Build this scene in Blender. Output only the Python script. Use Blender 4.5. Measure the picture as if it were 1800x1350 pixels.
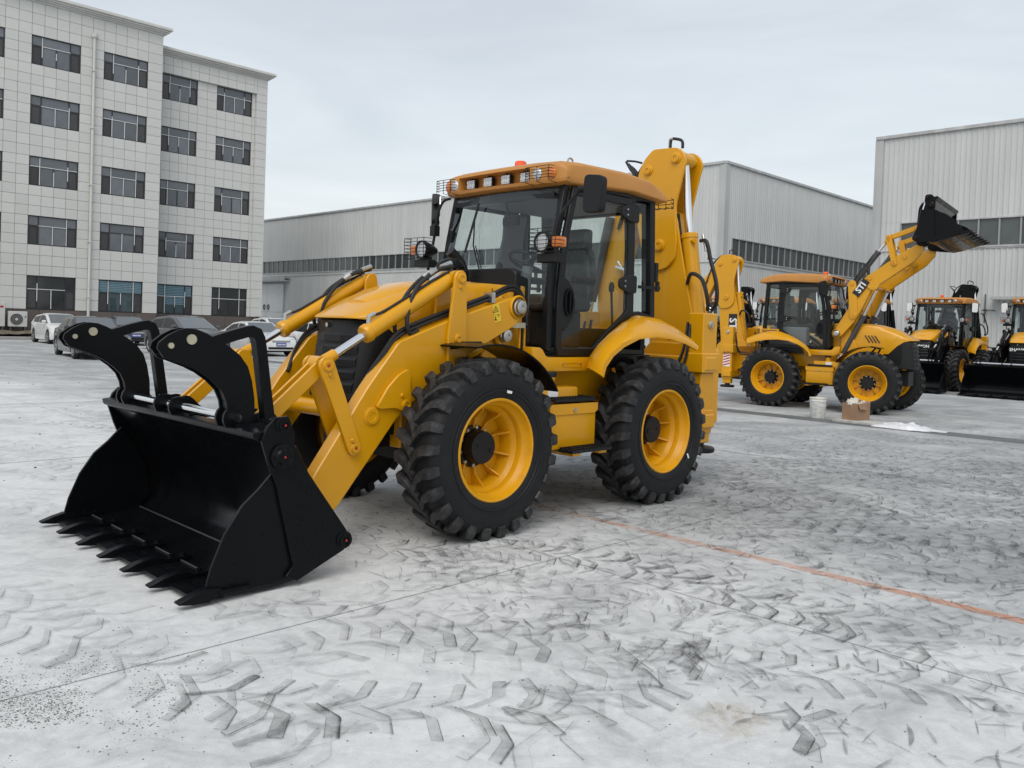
import bpy, bmesh, math, random
from mathutils import Vector, Matrix

for o in list(bpy.data.objects):
    bpy.data.objects.remove(o, do_unlink=True)
scene = bpy.context.scene
COL = scene.collection
R = math.radians

# ------------------------------------------------------------------ camera
cam_d = bpy.data.cameras.new('camera')
cam = bpy.data.objects.new('camera', cam_d)
COL.objects.link(cam)
scene.camera = cam
cam_d.sensor_width = 36.0
cam_d.lens = 36.0 * 1483.5 / 1800.0
cam_d.shift_y = -(675.0 - 604.4) / 1800.0
cam_d.clip_start = 0.05
cam_d.clip_end = 2000.0
PITCH, ROLL = 0.0210, 0.0345
fw = Vector((0, math.cos(PITCH), -math.sin(PITCH)))
up0 = Vector((0, math.sin(PITCH), math.cos(PITCH)))
rt0 = Vector((1, 0, 0))
up = up0 * math.cos(ROLL) - rt0 * math.sin(ROLL)
rt = rt0 * math.cos(ROLL) + up0 * math.sin(ROLL)
rot = Matrix((rt, up, -fw)).transposed()
cam.matrix_world = Matrix.Translation((0, 0, 1.614)) @ rot.to_4x4()

# ------------------------------------------------------------------ sky and sun
SUN_EL, SUN_AZ = 52.0, 258.0          # azimuth: compass-like angle in the xy plane, where the light comes from
w = bpy.data.worlds.new('World')
scene.world = w
w.use_nodes = True
nt = w.node_tree
nt.nodes.clear()
n_out = nt.nodes.new('ShaderNodeOutputWorld')
sky = nt.nodes.new('ShaderNodeTexSky')
sky.sky_type = 'NISHITA'
sky.sun_disc = False
sky.sun_elevation = R(SUN_EL)
sky.sun_rotation = R(90 - SUN_AZ)
sky.air_density = 1.0
sky.dust_density = 4.0
bg1 = nt.nodes.new('ShaderNodeBackground')
bg1.inputs['Strength'].default_value = 0.05
nt.links.new(sky.outputs['Color'], bg1.inputs['Color'])
tc = nt.nodes.new('ShaderNodeTexCoord')
sep = nt.nodes.new('ShaderNodeSeparateXYZ')
nt.links.new(tc.outputs['Generated'], sep.inputs[0])
grad = nt.nodes.new('ShaderNodeValToRGB')          # overcast layer: pale at the horizon, greyer higher up
grad.color_ramp.elements[0].position = 0.0
grad.color_ramp.elements[0].color = (0.78, 0.80, 0.79, 1)
grad.color_ramp.elements[1].position = 0.62
grad.color_ramp.elements[1].color = (0.54, 0.567, 0.593, 1)
e = grad.color_ramp.elements.new(0.22)
e.color = (0.66, 0.688, 0.687, 1)
nt.links.new(sep.outputs['Z'], grad.inputs['Fac'])
mp_ = nt.nodes.new('ShaderNodeMapping')
mp_.inputs['Scale'].default_value = (1.6, 1.6, 7.0)
nt.links.new(tc.outputs['Generated'], mp_.inputs['Vector'])
nz = nt.nodes.new('ShaderNodeTexNoise')
nz.inputs['Scale'].default_value = 1.5
nz.inputs['Detail'].default_value = 6.0
nz.inputs['Roughness'].default_value = 0.55
nz.inputs['Distortion'].default_value = 0.6
nt.links.new(mp_.outputs['Vector'], nz.inputs['Vector'])
cr = nt.nodes.new('ShaderNodeValToRGB')
cr.color_ramp.elements[0].position = 0.36
cr.color_ramp.elements[0].color = (0.915, 0.922, 0.93, 1)
cr.color_ramp.elements[1].position = 0.66
cr.color_ramp.elements[1].color = (1.075, 1.073, 1.066, 1)
nt.links.new(nz.outputs['Fac'], cr.inputs['Fac'])
mul = nt.nodes.new('ShaderNodeMix')
mul.data_type = 'RGBA'
mul.blend_type = 'MULTIPLY'
mul.inputs['Factor'].default_value = 1.0
nt.links.new(grad.outputs['Color'], mul.inputs['A'])
nt.links.new(cr.outputs['Color'], mul.inputs['B'])
bg2 = nt.nodes.new('ShaderNodeBackground')
bg2.inputs['Strength'].default_value = 0.96
nt.links.new(mul.outputs['Result'], bg2.inputs['Color'])
adds = nt.nodes.new('ShaderNodeAddShader')
nt.links.new(bg1.outputs[0], adds.inputs[0])
nt.links.new(bg2.outputs[0], adds.inputs[1])
nt.links.new(adds.outputs[0], n_out.inputs['Surface'])

sun_d = bpy.data.lights.new('sun', 'SUN')
sun_d.energy = 1.5
sun_d.angle = R(42)
sun_d.color = (1.0, 0.97, 0.93)
sun = bpy.data.objects.new('sun', sun_d)
COL.objects.link(sun)
sd = Vector((math.cos(R(SUN_AZ)) * math.cos(R(SUN_EL)), math.sin(R(SUN_AZ)) * math.cos(R(SUN_EL)), math.sin(R(SUN_EL))))
sun.rotation_euler = sd.to_track_quat('Z', 'Y').to_euler()

vs = scene.view_settings
vs.view_transform = 'Standard'
vs.look = 'None'
vs.gamma = 1.0
vs.use_curve_mapping = False
vs.exposure = 0.0
scene.render.resolution_x = 1024
scene.render.resolution_y = 768
scene.render.engine = 'CYCLES'
scene.cycles.transparent_max_bounces = 24
scene.cycles.max_bounces = 6
scene.cycles.glossy_bounces = 3
scene.cycles.diffuse_bounces = 3

# ------------------------------------------------------------------ materials
MAT = {}

def mat(name, col, rough=0.5, metal=0.0, coat=0.0, var=0.0, vscale=3.0, bump=0.0, bscale=40.0,
        dirt=None, dscale=2.0, damt=0.3, spec=None, rvar=0.0, emit=None):
    m = bpy.data.materials.new(name)
    m.use_nodes = True
    nt = m.node_tree
    b = nt.nodes['Principled BSDF']
    b.inputs['Base Color'].default_value = (*col, 1)
    b.inputs['Roughness'].default_value = rough
    b.inputs['Metallic'].default_value = metal
    if spec is not None:
        b.inputs['Specular IOR Level'].default_value = spec
    if coat:
        b.inputs['Coat Weight'].default_value = coat
        b.inputs['Coat Roughness'].default_value = 0.05
    if emit:
        b.inputs['Emission Color'].default_value = (*col, 1)
        b.inputs['Emission Strength'].default_value = emit
    if var or bump or dirt or rvar:
        tcn = nt.nodes.new('ShaderNodeTexCoord')
        vec = tcn.outputs['Object']
    last = None
    if var:
        n1 = nt.nodes.new('ShaderNodeTexNoise')
        n1.inputs['Scale'].default_value = vscale
        n1.inputs['Detail'].default_value = 5
        nt.links.new(vec, n1.inputs['Vector'])
        r1 = nt.nodes.new('ShaderNodeValToRGB')
        a = 1 - var
        z = 1 + var
        r1.color_ramp.elements[0].position = 0.3
        r1.color_ramp.elements[1].position = 0.7
        r1.color_ramp.elements[0].color = (col[0] * a, col[1] * a, col[2] * a, 1)
        r1.color_ramp.elements[1].color = (min(1, col[0] * z), min(1, col[1] * z), min(1, col[2] * z), 1)
        nt.links.new(n1.outputs['Fac'], r1.inputs['Fac'])
        last = r1.outputs['Color']
    if dirt:
        n2 = nt.nodes.new('ShaderNodeTexNoise')
        n2.inputs['Scale'].default_value = dscale
        n2.inputs['Detail'].default_value = 8
        n2.inputs['Roughness'].default_value = 0.65
        nt.links.new(vec, n2.inputs['Vector'])
        r2 = nt.nodes.new('ShaderNodeValToRGB')
        r2.color_ramp.elements[0].position = 0.48
        r2.color_ramp.elements[0].color = (0, 0, 0, 1)
        r2.color_ramp.elements[1].position = 0.75
        r2.color_ramp.elements[1].color = (damt, damt, damt, 1)
        nt.links.new(n2.outputs['Fac'], r2.inputs['Fac'])
        mx = nt.nodes.new('ShaderNodeMix')
        mx.data_type = 'RGBA'
        nt.links.new(r2.outputs['Color'], mx.inputs['Factor'])
        if last:
            nt.links.new(last, mx.inputs['A'])
        else:
            mx.inputs['A'].default_value = (*col, 1)
        mx.inputs['B'].default_value = (*dirt, 1)
        last = mx.outputs['Result']
    if last:
        nt.links.new(last, b.inputs['Base Color'])
    if rvar:
        n4 = nt.nodes.new('ShaderNodeTexNoise')
        n4.inputs['Scale'].default_value = 5.0
        n4.inputs['Detail'].default_value = 6
        nt.links.new(vec, n4.inputs['Vector'])
        mr = nt.nodes.new('ShaderNodeMapRange')
        mr.inputs['From Min'].default_value = 0.3
        mr.inputs['From Max'].default_value = 0.7
        mr.inputs['To Min'].default_value = max(0.02, rough - rvar)
        mr.inputs['To Max'].default_value = min(1, rough + rvar)
        nt.links.new(n4.outputs['Fac'], mr.inputs['Value'])
        nt.links.new(mr.outputs['Result'], b.inputs['Roughness'])
    if bump:
        n3 = nt.nodes.new('ShaderNodeTexNoise')
        n3.inputs['Scale'].default_value = bscale
        n3.inputs['Detail'].default_value = 4
        nt.links.new(vec, n3.inputs['Vector'])
        bp = nt.nodes.new('ShaderNodeBump')
        bp.inputs['Strength'].default_value = bump
        bp.inputs['Distance'].default_value = 0.01
        nt.links.new(n3.outputs['Fac'], bp.inputs['Height'])
        nt.links.new(bp.outputs['Normal'], b.inputs['Normal'])
    MAT[name] = m
    return m

def glass(name, tint, fac=1.0, base=0.04):
    m = bpy.data.materials.new(name)
    m.use_nodes = True
    nt = m.node_tree
    nt.nodes.clear()
    o = nt.nodes.new('ShaderNodeOutputMaterial')
    t = nt.nodes.new('ShaderNodeBsdfTransparent')
    t.inputs['Color'].default_value = (*tint, 1)
    g = nt.nodes.new('ShaderNodeBsdfGlossy')
    g.inputs['Roughness'].default_value = 0.02
    g.inputs['Color'].default_value = (0.95, 0.98, 1.0, 1)
    lwt = nt.nodes.new('ShaderNodeLayerWeight')
    lwt.inputs['Blend'].default_value = 0.5
    lw = nt.nodes.new('ShaderNodeMath')
    lw.operation = 'POWER'
    lw.inputs[1].default_value = 3.5
    nt.links.new(lwt.outputs['Facing'], lw.inputs[0])
    ml = nt.nodes.new('ShaderNodeMath')
    ml.operation = 'MULTIPLY_ADD'
    ml.inputs[1].default_value = fac
    ml.inputs[2].default_value = base
    ml.use_clamp = True
    nt.links.new(lw.outputs[0], ml.inputs[0])
    x = nt.nodes.new('ShaderNodeMixShader')
    nt.links.new(ml.outputs[0], x.inputs[0])
    nt.links.new(t.outputs[0], x.inputs[1])
    nt.links.new(g.outputs[0], x.inputs[2])
    nt.links.new(x.outputs[0], o.inputs['Surface'])
    MAT[name] = m
    return m

YEL = (0.62, 0.295, 0.003)
mat('yellow', YEL, 0.28, coat=0.30, spec=0.35, var=0.05, vscale=2.0)
mat('yellow_rim', (0.65, 0.305, 0.003), 0.36, spec=0.38, dirt=(0.22, 0.13, 0.04), dscale=6, damt=0.3)
mat('roof_tan', (0.46, 0.205, 0.042), 0.5, var=0.06, vscale=3)
mat('black_gloss', (0.0035, 0.004, 0.005), 0.30, spec=0.14, rvar=0.06, dirt=(0.008, 0.0085, 0.0095), dscale=3, damt=0.4)
mat('bucket_inside', (0.0035, 0.004, 0.005), 0.2, spec=0.26, rvar=0.07, dirt=(0.008, 0.0085, 0.0095), dscale=4, damt=0.5)
mat('black_plastic', (0.008, 0.0085, 0.0095), 0.48, spec=0.3)
mat('black_frame', (0.006, 0.0065, 0.0075), 0.4, spec=0.3)
mat('dark_grey', (0.035, 0.037, 0.04), 0.5, var=0.1)
mat('interior_grey', (0.15, 0.155, 0.17), 0.7)
mat('seat_cloth', (0.03, 0.032, 0.035), 0.65, bump=0.4, bscale=60)
mat('seat_wrap', (0.035, 0.038, 0.04), 0.3, bump=0.5, bscale=16, dirt=(0.18, 0.19, 0.19), dscale=9, damt=0.5)
mat('rubber', (0.008, 0.0085, 0.0095), 0.55, spec=0.28, dirt=(0.025, 0.025, 0.026), dscale=7, damt=0.25)
mat('lug_rubber', (0.017, 0.0175, 0.0185), 0.55, spec=0.35, dirt=(0.10, 0.10, 0.10), dscale=10, damt=0.6)
mat('hose', (0.010, 0.010, 0.011), 0.5, bump=0.5, bscale=90)
mat('chrome', (0.80, 0.81, 0.82), 0.12, metal=1.0)
mat('steel', (0.50, 0.50, 0.48), 0.35, metal=1.0, var=0.15, vscale=20)
mat('zinc', (0.52, 0.48, 0.36), 0.4, metal=0.9, var=0.15, vscale=20)
mat('mirror', (0.9, 0.92, 0.94), 0.03, metal=1.0)
mat('lamp_lens', (0.62, 0.64, 0.66), 0.15, metal=0.6, bump=0.9, bscale=55)
mat('amber', (0.62, 0.17, 0.015), 0.18, coat=0.6, bump=0.5, bscale=60)
mat('beacon', (0.85, 0.10, 0.008), 0.2, coat=0.6)
mat('white_decal', (0.75, 0.76, 0.76), 0.5)
mat('black_decal', (0.012, 0.012, 0.014), 0.5)
mat('yellow_decal', (0.75, 0.50, 0.02), 0.45)
mat('red', (0.42, 0.02, 0.02), 0.4)
mat('grey_cyl', (0.055, 0.056, 0.058), 0.4, rvar=0.1)
glass('cab_glass', (0.86, 0.92, 0.90), 0.6, 0.05)

# ------------------------------------------------------------------ mesh helpers
class MB:
    def __init__(s):
        s.v = []
        s.f = []

    def add(s, vs, fs):
        k = len(s.v)
        s.v += [tuple(p) for p in vs]
        s.f += [tuple(i + k for i in f) for f in fs]
        return s

    def box(s, x0, x1, y0, y1, z0, z1):
        vs = [(x, y, z) for z in (z0, z1) for y in (y0, y1) for x in (x0, x1)]
        return s.add(vs, [(0, 2, 3, 1), (4, 5, 7, 6), (0, 1, 5, 4), (2, 6, 7, 3), (0, 4, 6, 2), (1, 3, 7, 5)])

    def bar(s, p, q, wd, ht, upv=(0, 0, 1)):
        p = Vector(p); q = Vector(q)
        d = (q - p).normalized()
        u = Vector(upv)
        if abs(d.dot(u)) > 0.99:
            u = Vector((1, 0, 0))
        a = d.cross(u).normalized() * wd / 2
        b = a.cross(d).normalized() * ht / 2
        vs = [p + i * a + j * b for i, j in ((-1, -1), (1, -1), (1, 1), (-1, 1))]
        vs += [q + i * a + j * b for i, j in ((-1, -1), (1, -1), (1, 1), (-1, 1))]
        return s.add(vs, [(0, 3, 2, 1), (4, 5, 6, 7), (0, 1, 5, 4), (1, 2, 6, 5), (2, 3, 7, 6), (3, 0, 4, 7)])

    @staticmethod
    def put(p, ax, t):
        if ax == 'y':
            return (p[0], t, p[1])
        if ax == 'x':
            return (t, p[0], p[1])
        return (p[0], p[1], t)

    def prism(s, poly, ax, a, b):
        n = len(poly)
        vs = [MB.put(p, ax, a) for p in poly] + [MB.put(p, ax, b) for p in poly]
        fs = [tuple(range(n)), tuple(range(2 * n - 1, n - 1, -1))]
        fs += [(i, (i + 1) % n, n + (i + 1) % n, n + i) for i in range(n)]
        return s.add(vs, fs)

    def face(s, poly, ax, t):
        return s.add([MB.put(p, ax, t) for p in poly], [tuple(range(len(poly)))])

    def ring(s, outer, inner, ax, a, b):
        n = len(outer)
        vs = [MB.put(p, ax, t) for t in (a, b) for pl in (outer, inner) for p in pl]
        fs = []
        for i in range(n):
            j = (i + 1) % n
            fs += [(i, j, n + j, n + i), (2 * n + i, 3 * n + i, 3 * n + j, 2 * n + j),
                   (i, 2 * n + i, 2 * n + j, j), (n + i, n + j, 3 * n + j, 3 * n + i)]
        return s.add(vs, fs)

    def loft(s, rings, caps=True, closed=True):
        n = len(rings[0])
        vs = [p for r in rings for p in r]
        fs = []
        for k in range(len(rings) - 1):
            for i in range(n if closed else n - 1):
                j = (i + 1) % n
                fs.append((k * n + i, k * n + j, (k + 1) * n + j, (k + 1) * n + i))
        if caps:
            fs.append(tuple(range(n - 1, -1, -1)))
            fs.append(tuple(range((len(rings) - 1) * n, len(rings) * n)))
        return s.add(vs, fs)

    def lathe(s, prof, org, axis, n=24, caps=True):
        org = Vector(org); d = Vector(axis).normalized()
        u = Vector((0, 0, 1)) if abs(d.z) < 0.9 else Vector((1, 0, 0))
        a = d.cross(u).normalized()
        b = d.cross(a).normalized()
        rings = []
        for r, t in prof:
            rings.append([org + d * t + (a * math.cos(2 * math.pi * i / n) + b * math.sin(2 * math.pi * i / n)) * max(r, 1e-4) for i in range(n)])
        return s.loft(rings, caps)

    def cyl(s, p, q, r, r1=None, n=16):
        p = Vector(p); q = Vector(q)
        return s.lathe([(r, 0), (r if r1 is None else r1, (q - p).length)], p, q - p, n)

    def tube(s, path, r, n=8, sq=False):
        P = [Vector(p) for p in path]
        if sq:
            n = 4
        t0 = (P[1] - P[0]).normalized()
        u = Vector((0, 0, 1)) if abs(t0.z) < 0.9 else Vector((1, 0, 0))
        a = t0.cross(u).normalized()
        rings = []
        for i, p in enumerate(P):
            if i == 0:
                t = P[1] - P[0]
            elif i == len(P) - 1:
                t = P[-1] - P[-2]
            else:
                t = (P[i + 1] - P[i]).normalized() + (P[i] - P[i - 1]).normalized()
            t.normalize()
            a = (a - t * a.dot(t)).normalized()
            b = t.cross(a)
            ph = math.pi / 4 if sq else 0
            k = 1.0
            if 0 < i < len(P) - 1:
                c = (P[i] - P[i - 1]).normalized().dot((P[i + 1] - P[i]).normalized())
                k = 1 / max(0.5, math.sqrt(max(0.0, (1 + c) / 2)))
            rr = r * (k if sq else 1)
            rings.append([p + (a * math.cos(ph + 2 * math.pi * j / n) + b * math.sin(ph + 2 * math.pi * j / n)) * rr for j in range(n)])
        return s.loft(rings)

    def my(s):
        s.v = [(x, -y, z) for x, y, z in s.v]
        s.f = [tuple(reversed(f)) for f in s.f]
        return s

    def mesh(s, name, bev=0.0, seg=1, ang=33.0, weld=False):
        me = bpy.data.meshes.new(name)
        bm = bmesh.new()
        vs = [bm.verts.new(v) for v in s.v]
        for f in s.f:
            try:
                bm.faces.new([vs[i] for i in f])
            except ValueError:
                pass
        if weld:
            bmesh.ops.remove_doubles(bm, verts=bm.verts, dist=1e-4)
        bmesh.ops.recalc_face_normals(bm, faces=bm.faces)
        if bev:
            es = [e for e in bm.edges if len(e.link_faces) == 2 and e.calc_face_angle(0) > R(30)]
            bmesh.ops.bevel(bm, geom=es, offset=bev, segments=seg, profile=0.6, affect='EDGES', clamp_overlap=True)
        for f in bm.faces:
            f.smooth = True
        for e in bm.edges:
            if len(e.link_faces) != 2 or e.calc_face_angle(0) > R(ang):
                e.smooth = False
        bm.to_mesh(me)
        bm.free()
        return me

def smooth_path(pts, k=6):
    P = [Vector(p) for p in pts]
    out = []
    for i in range(len(P) - 1):
        p0 = P[max(0, i - 1)]; p1 = P[i]; p2 = P[i + 1]; p3 = P[min(len(P) - 1, i + 2)]
        for j in range(k):
            t = j / k
            out.append(0.5 * ((2 * p1) + (p2 - p0) * t + (2 * p0 - 5 * p1 + 4 * p2 - p3) * t * t + (3 * p1 - p0 - 3 * p2 + p3) * t ** 3))
    out.append(P[-1])
    return out

def arc(cx, cz, r, a0, a1, n=8):
    return [(cx + r * math.cos(R(a0 + (a1 - a0) * i / n)), cz + r * math.sin(R(a0 + (a1 - a0) * i / n))) for i in range(n + 1)]

def inset(poly, d):
    n = len(poly)
    A = sum(poly[i][0] * poly[(i + 1) % n][1] - poly[(i + 1) % n][0] * poly[i][1] for i in range(n))
    sg = 1 if A > 0 else -1
    out = []
    for i in range(n):
        p0 = Vector(poly[i - 1]); p1 = Vector(poly[i]); p2 = Vector(poly[(i + 1) % n])
        e1 = (p1 - p0).normalized(); e2 = (p2 - p1).normalized()
        n1 = Vector((-e1.y, e1.x)) * sg; n2 = Vector((-e2.y, e2.x)) * sg
        m = n1 + n2
        if m.length < 1e-4:
            m = n1
        m.normalize()
        k = d / max(0.35, m.dot(n1))
        out.append((p1.x + m.x * k, p1.y + m.y * k))
    return out

def round_poly(poly, r, k=4):
    n = len(poly)
    out = []
    for i in range(n):
        p0 = Vector(poly[i - 1]); p1 = Vector(poly[i]); p2 = Vector(poly[(i + 1) % n])
        rr = r[i] if isinstance(r, (list, tuple)) else r
        a = (p0 - p1); b = (p2 - p1)
        t = min(rr, a.length * 0.45, b.length * 0.45)
        if t < 1e-4:
            out.append((p1.x, p1.y)); continue
        A = p1 + a.normalized() * t; B = p1 + b.normalized() * t
        for j in range(k + 1):
            u = j / k
            q = A * (1 - u) ** 2 + p1 * 2 * u * (1 - u) + B * u * u
            out.append((q.x, q.y))
    return out

CACHE = {}

def link(o, parent=None, loc=None, rot=None):
    COL.objects.link(o)
    if parent is not None:
        o.parent = parent
    if loc is not None:
        o.location = loc
    if rot is not None:
        o.rotation_euler = rot
    return o

def ob(name, mb, m, parent=None, loc=None, rot=None, bev=0.0, seg=1, key=None, ang=33.0):
    """one mesh object; meshes with a key are shared between alike pieces"""
    if key is not None and key in CACHE:
        me = CACHE[key]
    else:
        if callable(mb):
            mb = mb()
        me = mb.mesh(name, bev, seg, ang) if isinstance(mb, MB) else mb
        if key is not None:
            CACHE[key] = me
    if len(me.materials) == 0:
        me.materials.append(MAT[m] if isinstance(m, str) else m)
    o = bpy.data.objects.new(name, me)
    mm = MAT[m] if isinstance(m, str) else m
    if me.materials[0] != mm:
        o.material_slots[0].link = 'OBJECT'
        o.material_slots[0].material = mm
    return link(o, parent, loc, rot)

def thing(name, label, cat, loc=(0, 0, 0), rz=0.0, group=None, scale=1.0):
    o = bpy.data.objects.new(name, None)
    o.empty_display_size = 0.2
    link(o, None, loc, (0, 0, rz))
    o.scale = (scale,) * 3
    tag(o, label, cat, group)
    return o

def tag(o, label, cat, group=None):
    o['label'] = label
    o['category'] = cat
    if group:
        o['group'] = group
    return o

def struct(o):
    o['kind'] = 'structure'
    return o

def text_mesh(txt, size, ext=0.002, bold=0.0):
    cu = bpy.data.curves.new('lettering', 'FONT')
    cu.body = txt
    cu.size = size
    cu.extrude = ext
    cu.offset = bold
    cu.align_x = 'CENTER'
    cu.align_y = 'CENTER'
    cu.resolution_u = 2
    t = bpy.data.objects.new('lettering', cu)
    COL.objects.link(t)
    dg = bpy.context.evaluated_depsgraph_get()
    dg.update()
    me = bpy.data.meshes.new_from_object(t.evaluated_get(dg))
    bpy.data.objects.remove(t)
    bpy.data.curves.remove(cu)
    return me

SA = R(45.2)
def site(u, v, z=0.0):
    """yard grid: u runs away to the right, v away to the left"""
    return Vector((u * math.cos(SA) - v * math.sin(SA), u * math.sin(SA) + v * math.cos(SA), z))
rnd = random.Random(7)
# ------------------------------------------------------------------ materials of the setting
def concrete_mat():
    m = bpy.data.materials.new('yard_concrete')
    m.use_nodes = True
    nt = m.node_tree
    b = nt.nodes['Principled BSDF']
    tcn = nt.nodes.new('ShaderNodeTexCoord')
    vec = tcn.outputs['Object']

    def noise(sc, det=6, rough=0.6, mapscale=None, rotz=0, dist=0.0):
        n = nt.nodes.new('ShaderNodeTexNoise')
        n.inputs['Scale'].default_value = sc
        n.inputs['Detail'].default_value = det
        n.inputs['Roughness'].default_value = rough
        n.inputs['Distortion'].default_value = dist
        if mapscale:
            mp = nt.nodes.new('ShaderNodeMapping')
            mp.inputs['Scale'].default_value = mapscale
            mp.inputs['Rotation'].default_value = (0, 0, rotz)
            nt.links.new(vec, mp.inputs['Vector'])
            nt.links.new(mp.outputs['Vector'], n.inputs['Vector'])
        else:
            nt.links.new(vec, n.inputs['Vector'])
        return n.outputs['Fac']

    def ramp(src, p0, p1, c0, c1):
        r = nt.nodes.new('ShaderNodeValToRGB')
        r.color_ramp.elements[0].position = p0
        r.color_ramp.elements[1].position = p1
        r.color_ramp.elements[0].color = (*c0, 1)
        r.color_ramp.elements[1].color = (*c1, 1)
        nt.links.new(src, r.inputs['Fac'])
        return r.outputs['Color']

    def mix(a, bb, f=1.0, mode='MULTIPLY'):
        x = nt.nodes.new('ShaderNodeMix')
        x.data_type = 'RGBA'
        x.blend_type = mode
        if isinstance(f, float):
            x.inputs['Factor'].default_value = f
        else:
            nt.links.new(f, x.inputs['Factor'])
        nt.links.new(a, x.inputs['A'])
        nt.links.new(bb, x.inputs['B'])
        return x.outputs['Result']

    base = ramp(noise(0.5, 7, 0.62), 0.3, 0.72, (0.58, 0.593, 0.588), (0.68, 0.693, 0.688))
    # rubber and dust worn into the driving lane beyond the orange line, patchy elsewhere
    mpl = nt.nodes.new('ShaderNodeMapping')
    mpl.inputs['Rotation'].default_value = (0, 0, -SA)
    nt.links.new(vec, mpl.inputs['Vector'])
    sp = nt.nodes.new('ShaderNodeSeparateXYZ')
    nt.links.new(mpl.outputs['Vector'], sp.inputs[0])
    lane = nt.nodes.new('ShaderNodeMapRange')
    lane.interpolation_type = 'SMOOTHSTEP'
    lane.inputs['From Min'].default_value = 3.8
    lane.inputs['From Max'].default_value = 7.0
    lane.inputs['To Min'].default_value = 0.0
    lane.inputs['To Max'].default_value = 0.30
    nt.links.new(sp.outputs['X'], lane.inputs['Value'])
    ad = nt.nodes.new('ShaderNodeMath')
    ad.operation = 'ADD'
    nt.links.new(noise(0.55, 8, 0.66, (1.0, 1.5, 1), R(30), 0.9), ad.inputs[0])
    nt.links.new(lane.outputs['Result'], ad.inputs[1])
    c = mix(base, ramp(ad.outputs[0], 0.50, 0.86, (1, 1, 1), (0.52, 0.53, 0.535)))
    c = mix(c, ramp(noise(2.6, 8, 0.72, (1.0, 1.4, 1), R(-20), 1.0), 0.47, 0.72, (1, 1, 1), (0.72, 0.73, 0.735)))
    # trowel marks and pores
    c = mix(c, ramp(noise(13, 5, 0.7), 0.33, 0.68, (0.89, 0.89, 0.89), (1.05, 1.05, 1.05)))
    c = mix(c, ramp(noise(150, 2, 0.6), 0.27, 0.46, (0.82, 0.82, 0.82), (1.0, 1.0, 1.0)))
    nt.links.new(c, b.inputs['Base Color'])
    b.inputs['Roughness'].default_value = 0.72
    b.inputs['Specular IOR Level'].default_value = 0.35
    bp = nt.nodes.new('ShaderNodeBump')
    bp.inputs['Strength'].default_value = 0.25
    bp.inputs['Distance'].default_value = 0.006
    nt.links.new(noise(60, 6, 0.7), bp.inputs['Height'])
    nt.links.new(bp.outputs['Normal'], b.inputs['Normal'])
    MAT['concrete'] = m

def streak_mat(name, col, amt=0.09):
    m = bpy.data.materials.new(name)
    m.use_nodes = True
    nt = m.node_tree
    b = nt.nodes['Principled BSDF']
    tcn = nt.nodes.new('ShaderNodeTexCoord')
    prev = None
    for sc, det, a in (((1.6, 1.6, 0.06), 6, amt), ((0.25, 0.25, 0.25), 4, amt * 0.7)):
        mp = nt.nodes.new('ShaderNodeMapping')
        mp.inputs['Scale'].default_value = sc
        nt.links.new(tcn.outputs['Object'], mp.inputs['Vector'])
        n = nt.nodes.new('ShaderNodeTexNoise')
        n.inputs['Scale'].default_value = 1.5
        n.inputs['Detail'].default_value = det
        nt.links.new(mp.outputs['Vector'], n.inputs['Vector'])
        r = nt.nodes.new('ShaderNodeValToRGB')
        r.color_ramp.elements[0].position = 0.3
        r.color_ramp.elements[1].position = 0.7
        r.color_ramp.elements[0].color = (1 - a, 1 - a, 1 - a, 1)
        r.color_ramp.elements[1].color = (1 + a * 0.4, 1 + a * 0.4, 1 + a * 0.4, 1)
        nt.links.new(n.outputs['Fac'], r.inputs['Fac'])
        x = nt.nodes.new('ShaderNodeMix')
        x.data_type = 'RGBA'
        x.blend_type = 'MULTIPLY'
        x.inputs['Factor'].default_value = 1
        if prev is None:
            x.inputs['A'].default_value = (*col, 1)
        else:
            nt.links.new(prev, x.inputs['A'])
        nt.links.new(r.outputs['Color'], x.inputs['B'])
        prev = x.outputs['Result']
    nt.links.new(prev, b.inputs['Base Color'])
    b.inputs['Roughness'].default_value = 0.5
    MAT[name] = m

def random_tone_mat(name, col, amt, rough=0.6, bump=0.1):
    m = mat(name, col, rough, var=amt * 0.6, vscale=1.2, bump=bump, bscale=30)
    nt = m.node_tree
    b = nt.nodes['Principled BSDF']
    src = b.inputs['Base Color'].links[0].from_socket
    oi = nt.nodes.new('ShaderNodeObjectInfo')
    mr = nt.nodes.new('ShaderNodeMapRange')
    mr.inputs['To Min'].default_value = 1 - amt
    mr.inputs['To Max'].default_value = 1 + amt
    nt.links.new(oi.outputs['Random'], mr.inputs['Value'])
    x = nt.nodes.new('ShaderNodeVectorMath')
    x.operation = 'SCALE'
    nt.links.new(src, x.inputs[0])
    nt.links.new(mr.outputs['Result'], x.inputs['Scale'])
    nt.links.new(x.outputs[0], b.inputs['Base Color'])

concrete_mat()
streak_mat('cladding', (0.53, 0.545, 0.54))
streak_mat('cladding_trim', (0.45, 0.46, 0.46), 0.2)
random_tone_mat('stone_panel', (0.55, 0.555, 0.535), 0.04)
mat('stone_trim', (0.53, 0.535, 0.515), 0.6, var=0.08, vscale=0.7)
mat('joint_grey', (0.20, 0.20, 0.195), 0.9)
random_tone_mat('plinth_brown', (0.10, 0.082, 0.075), 0.06)
mat('window_frame', (0.022, 0.022, 0.024), 0.45)
random_tone_mat('window_pane', (0.125, 0.138, 0.155), 0.25, 0.05, 0.02)  # base colour lifted to include the blue-grey of reflected sky
random_tone_mat('screen_pane', (0.045, 0.047, 0.05), 0.3, 0.35, 0.0)
random_tone_mat('shed_pane', (0.065, 0.075, 0.077), 0.35, 0.12, 0.05)
random_tone_mat('dark_pane', (0.03, 0.034, 0.036), 0.3, 0.05, 0.02)
mat('film_white', (0.62, 0.63, 0.63), 0.5)
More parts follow.
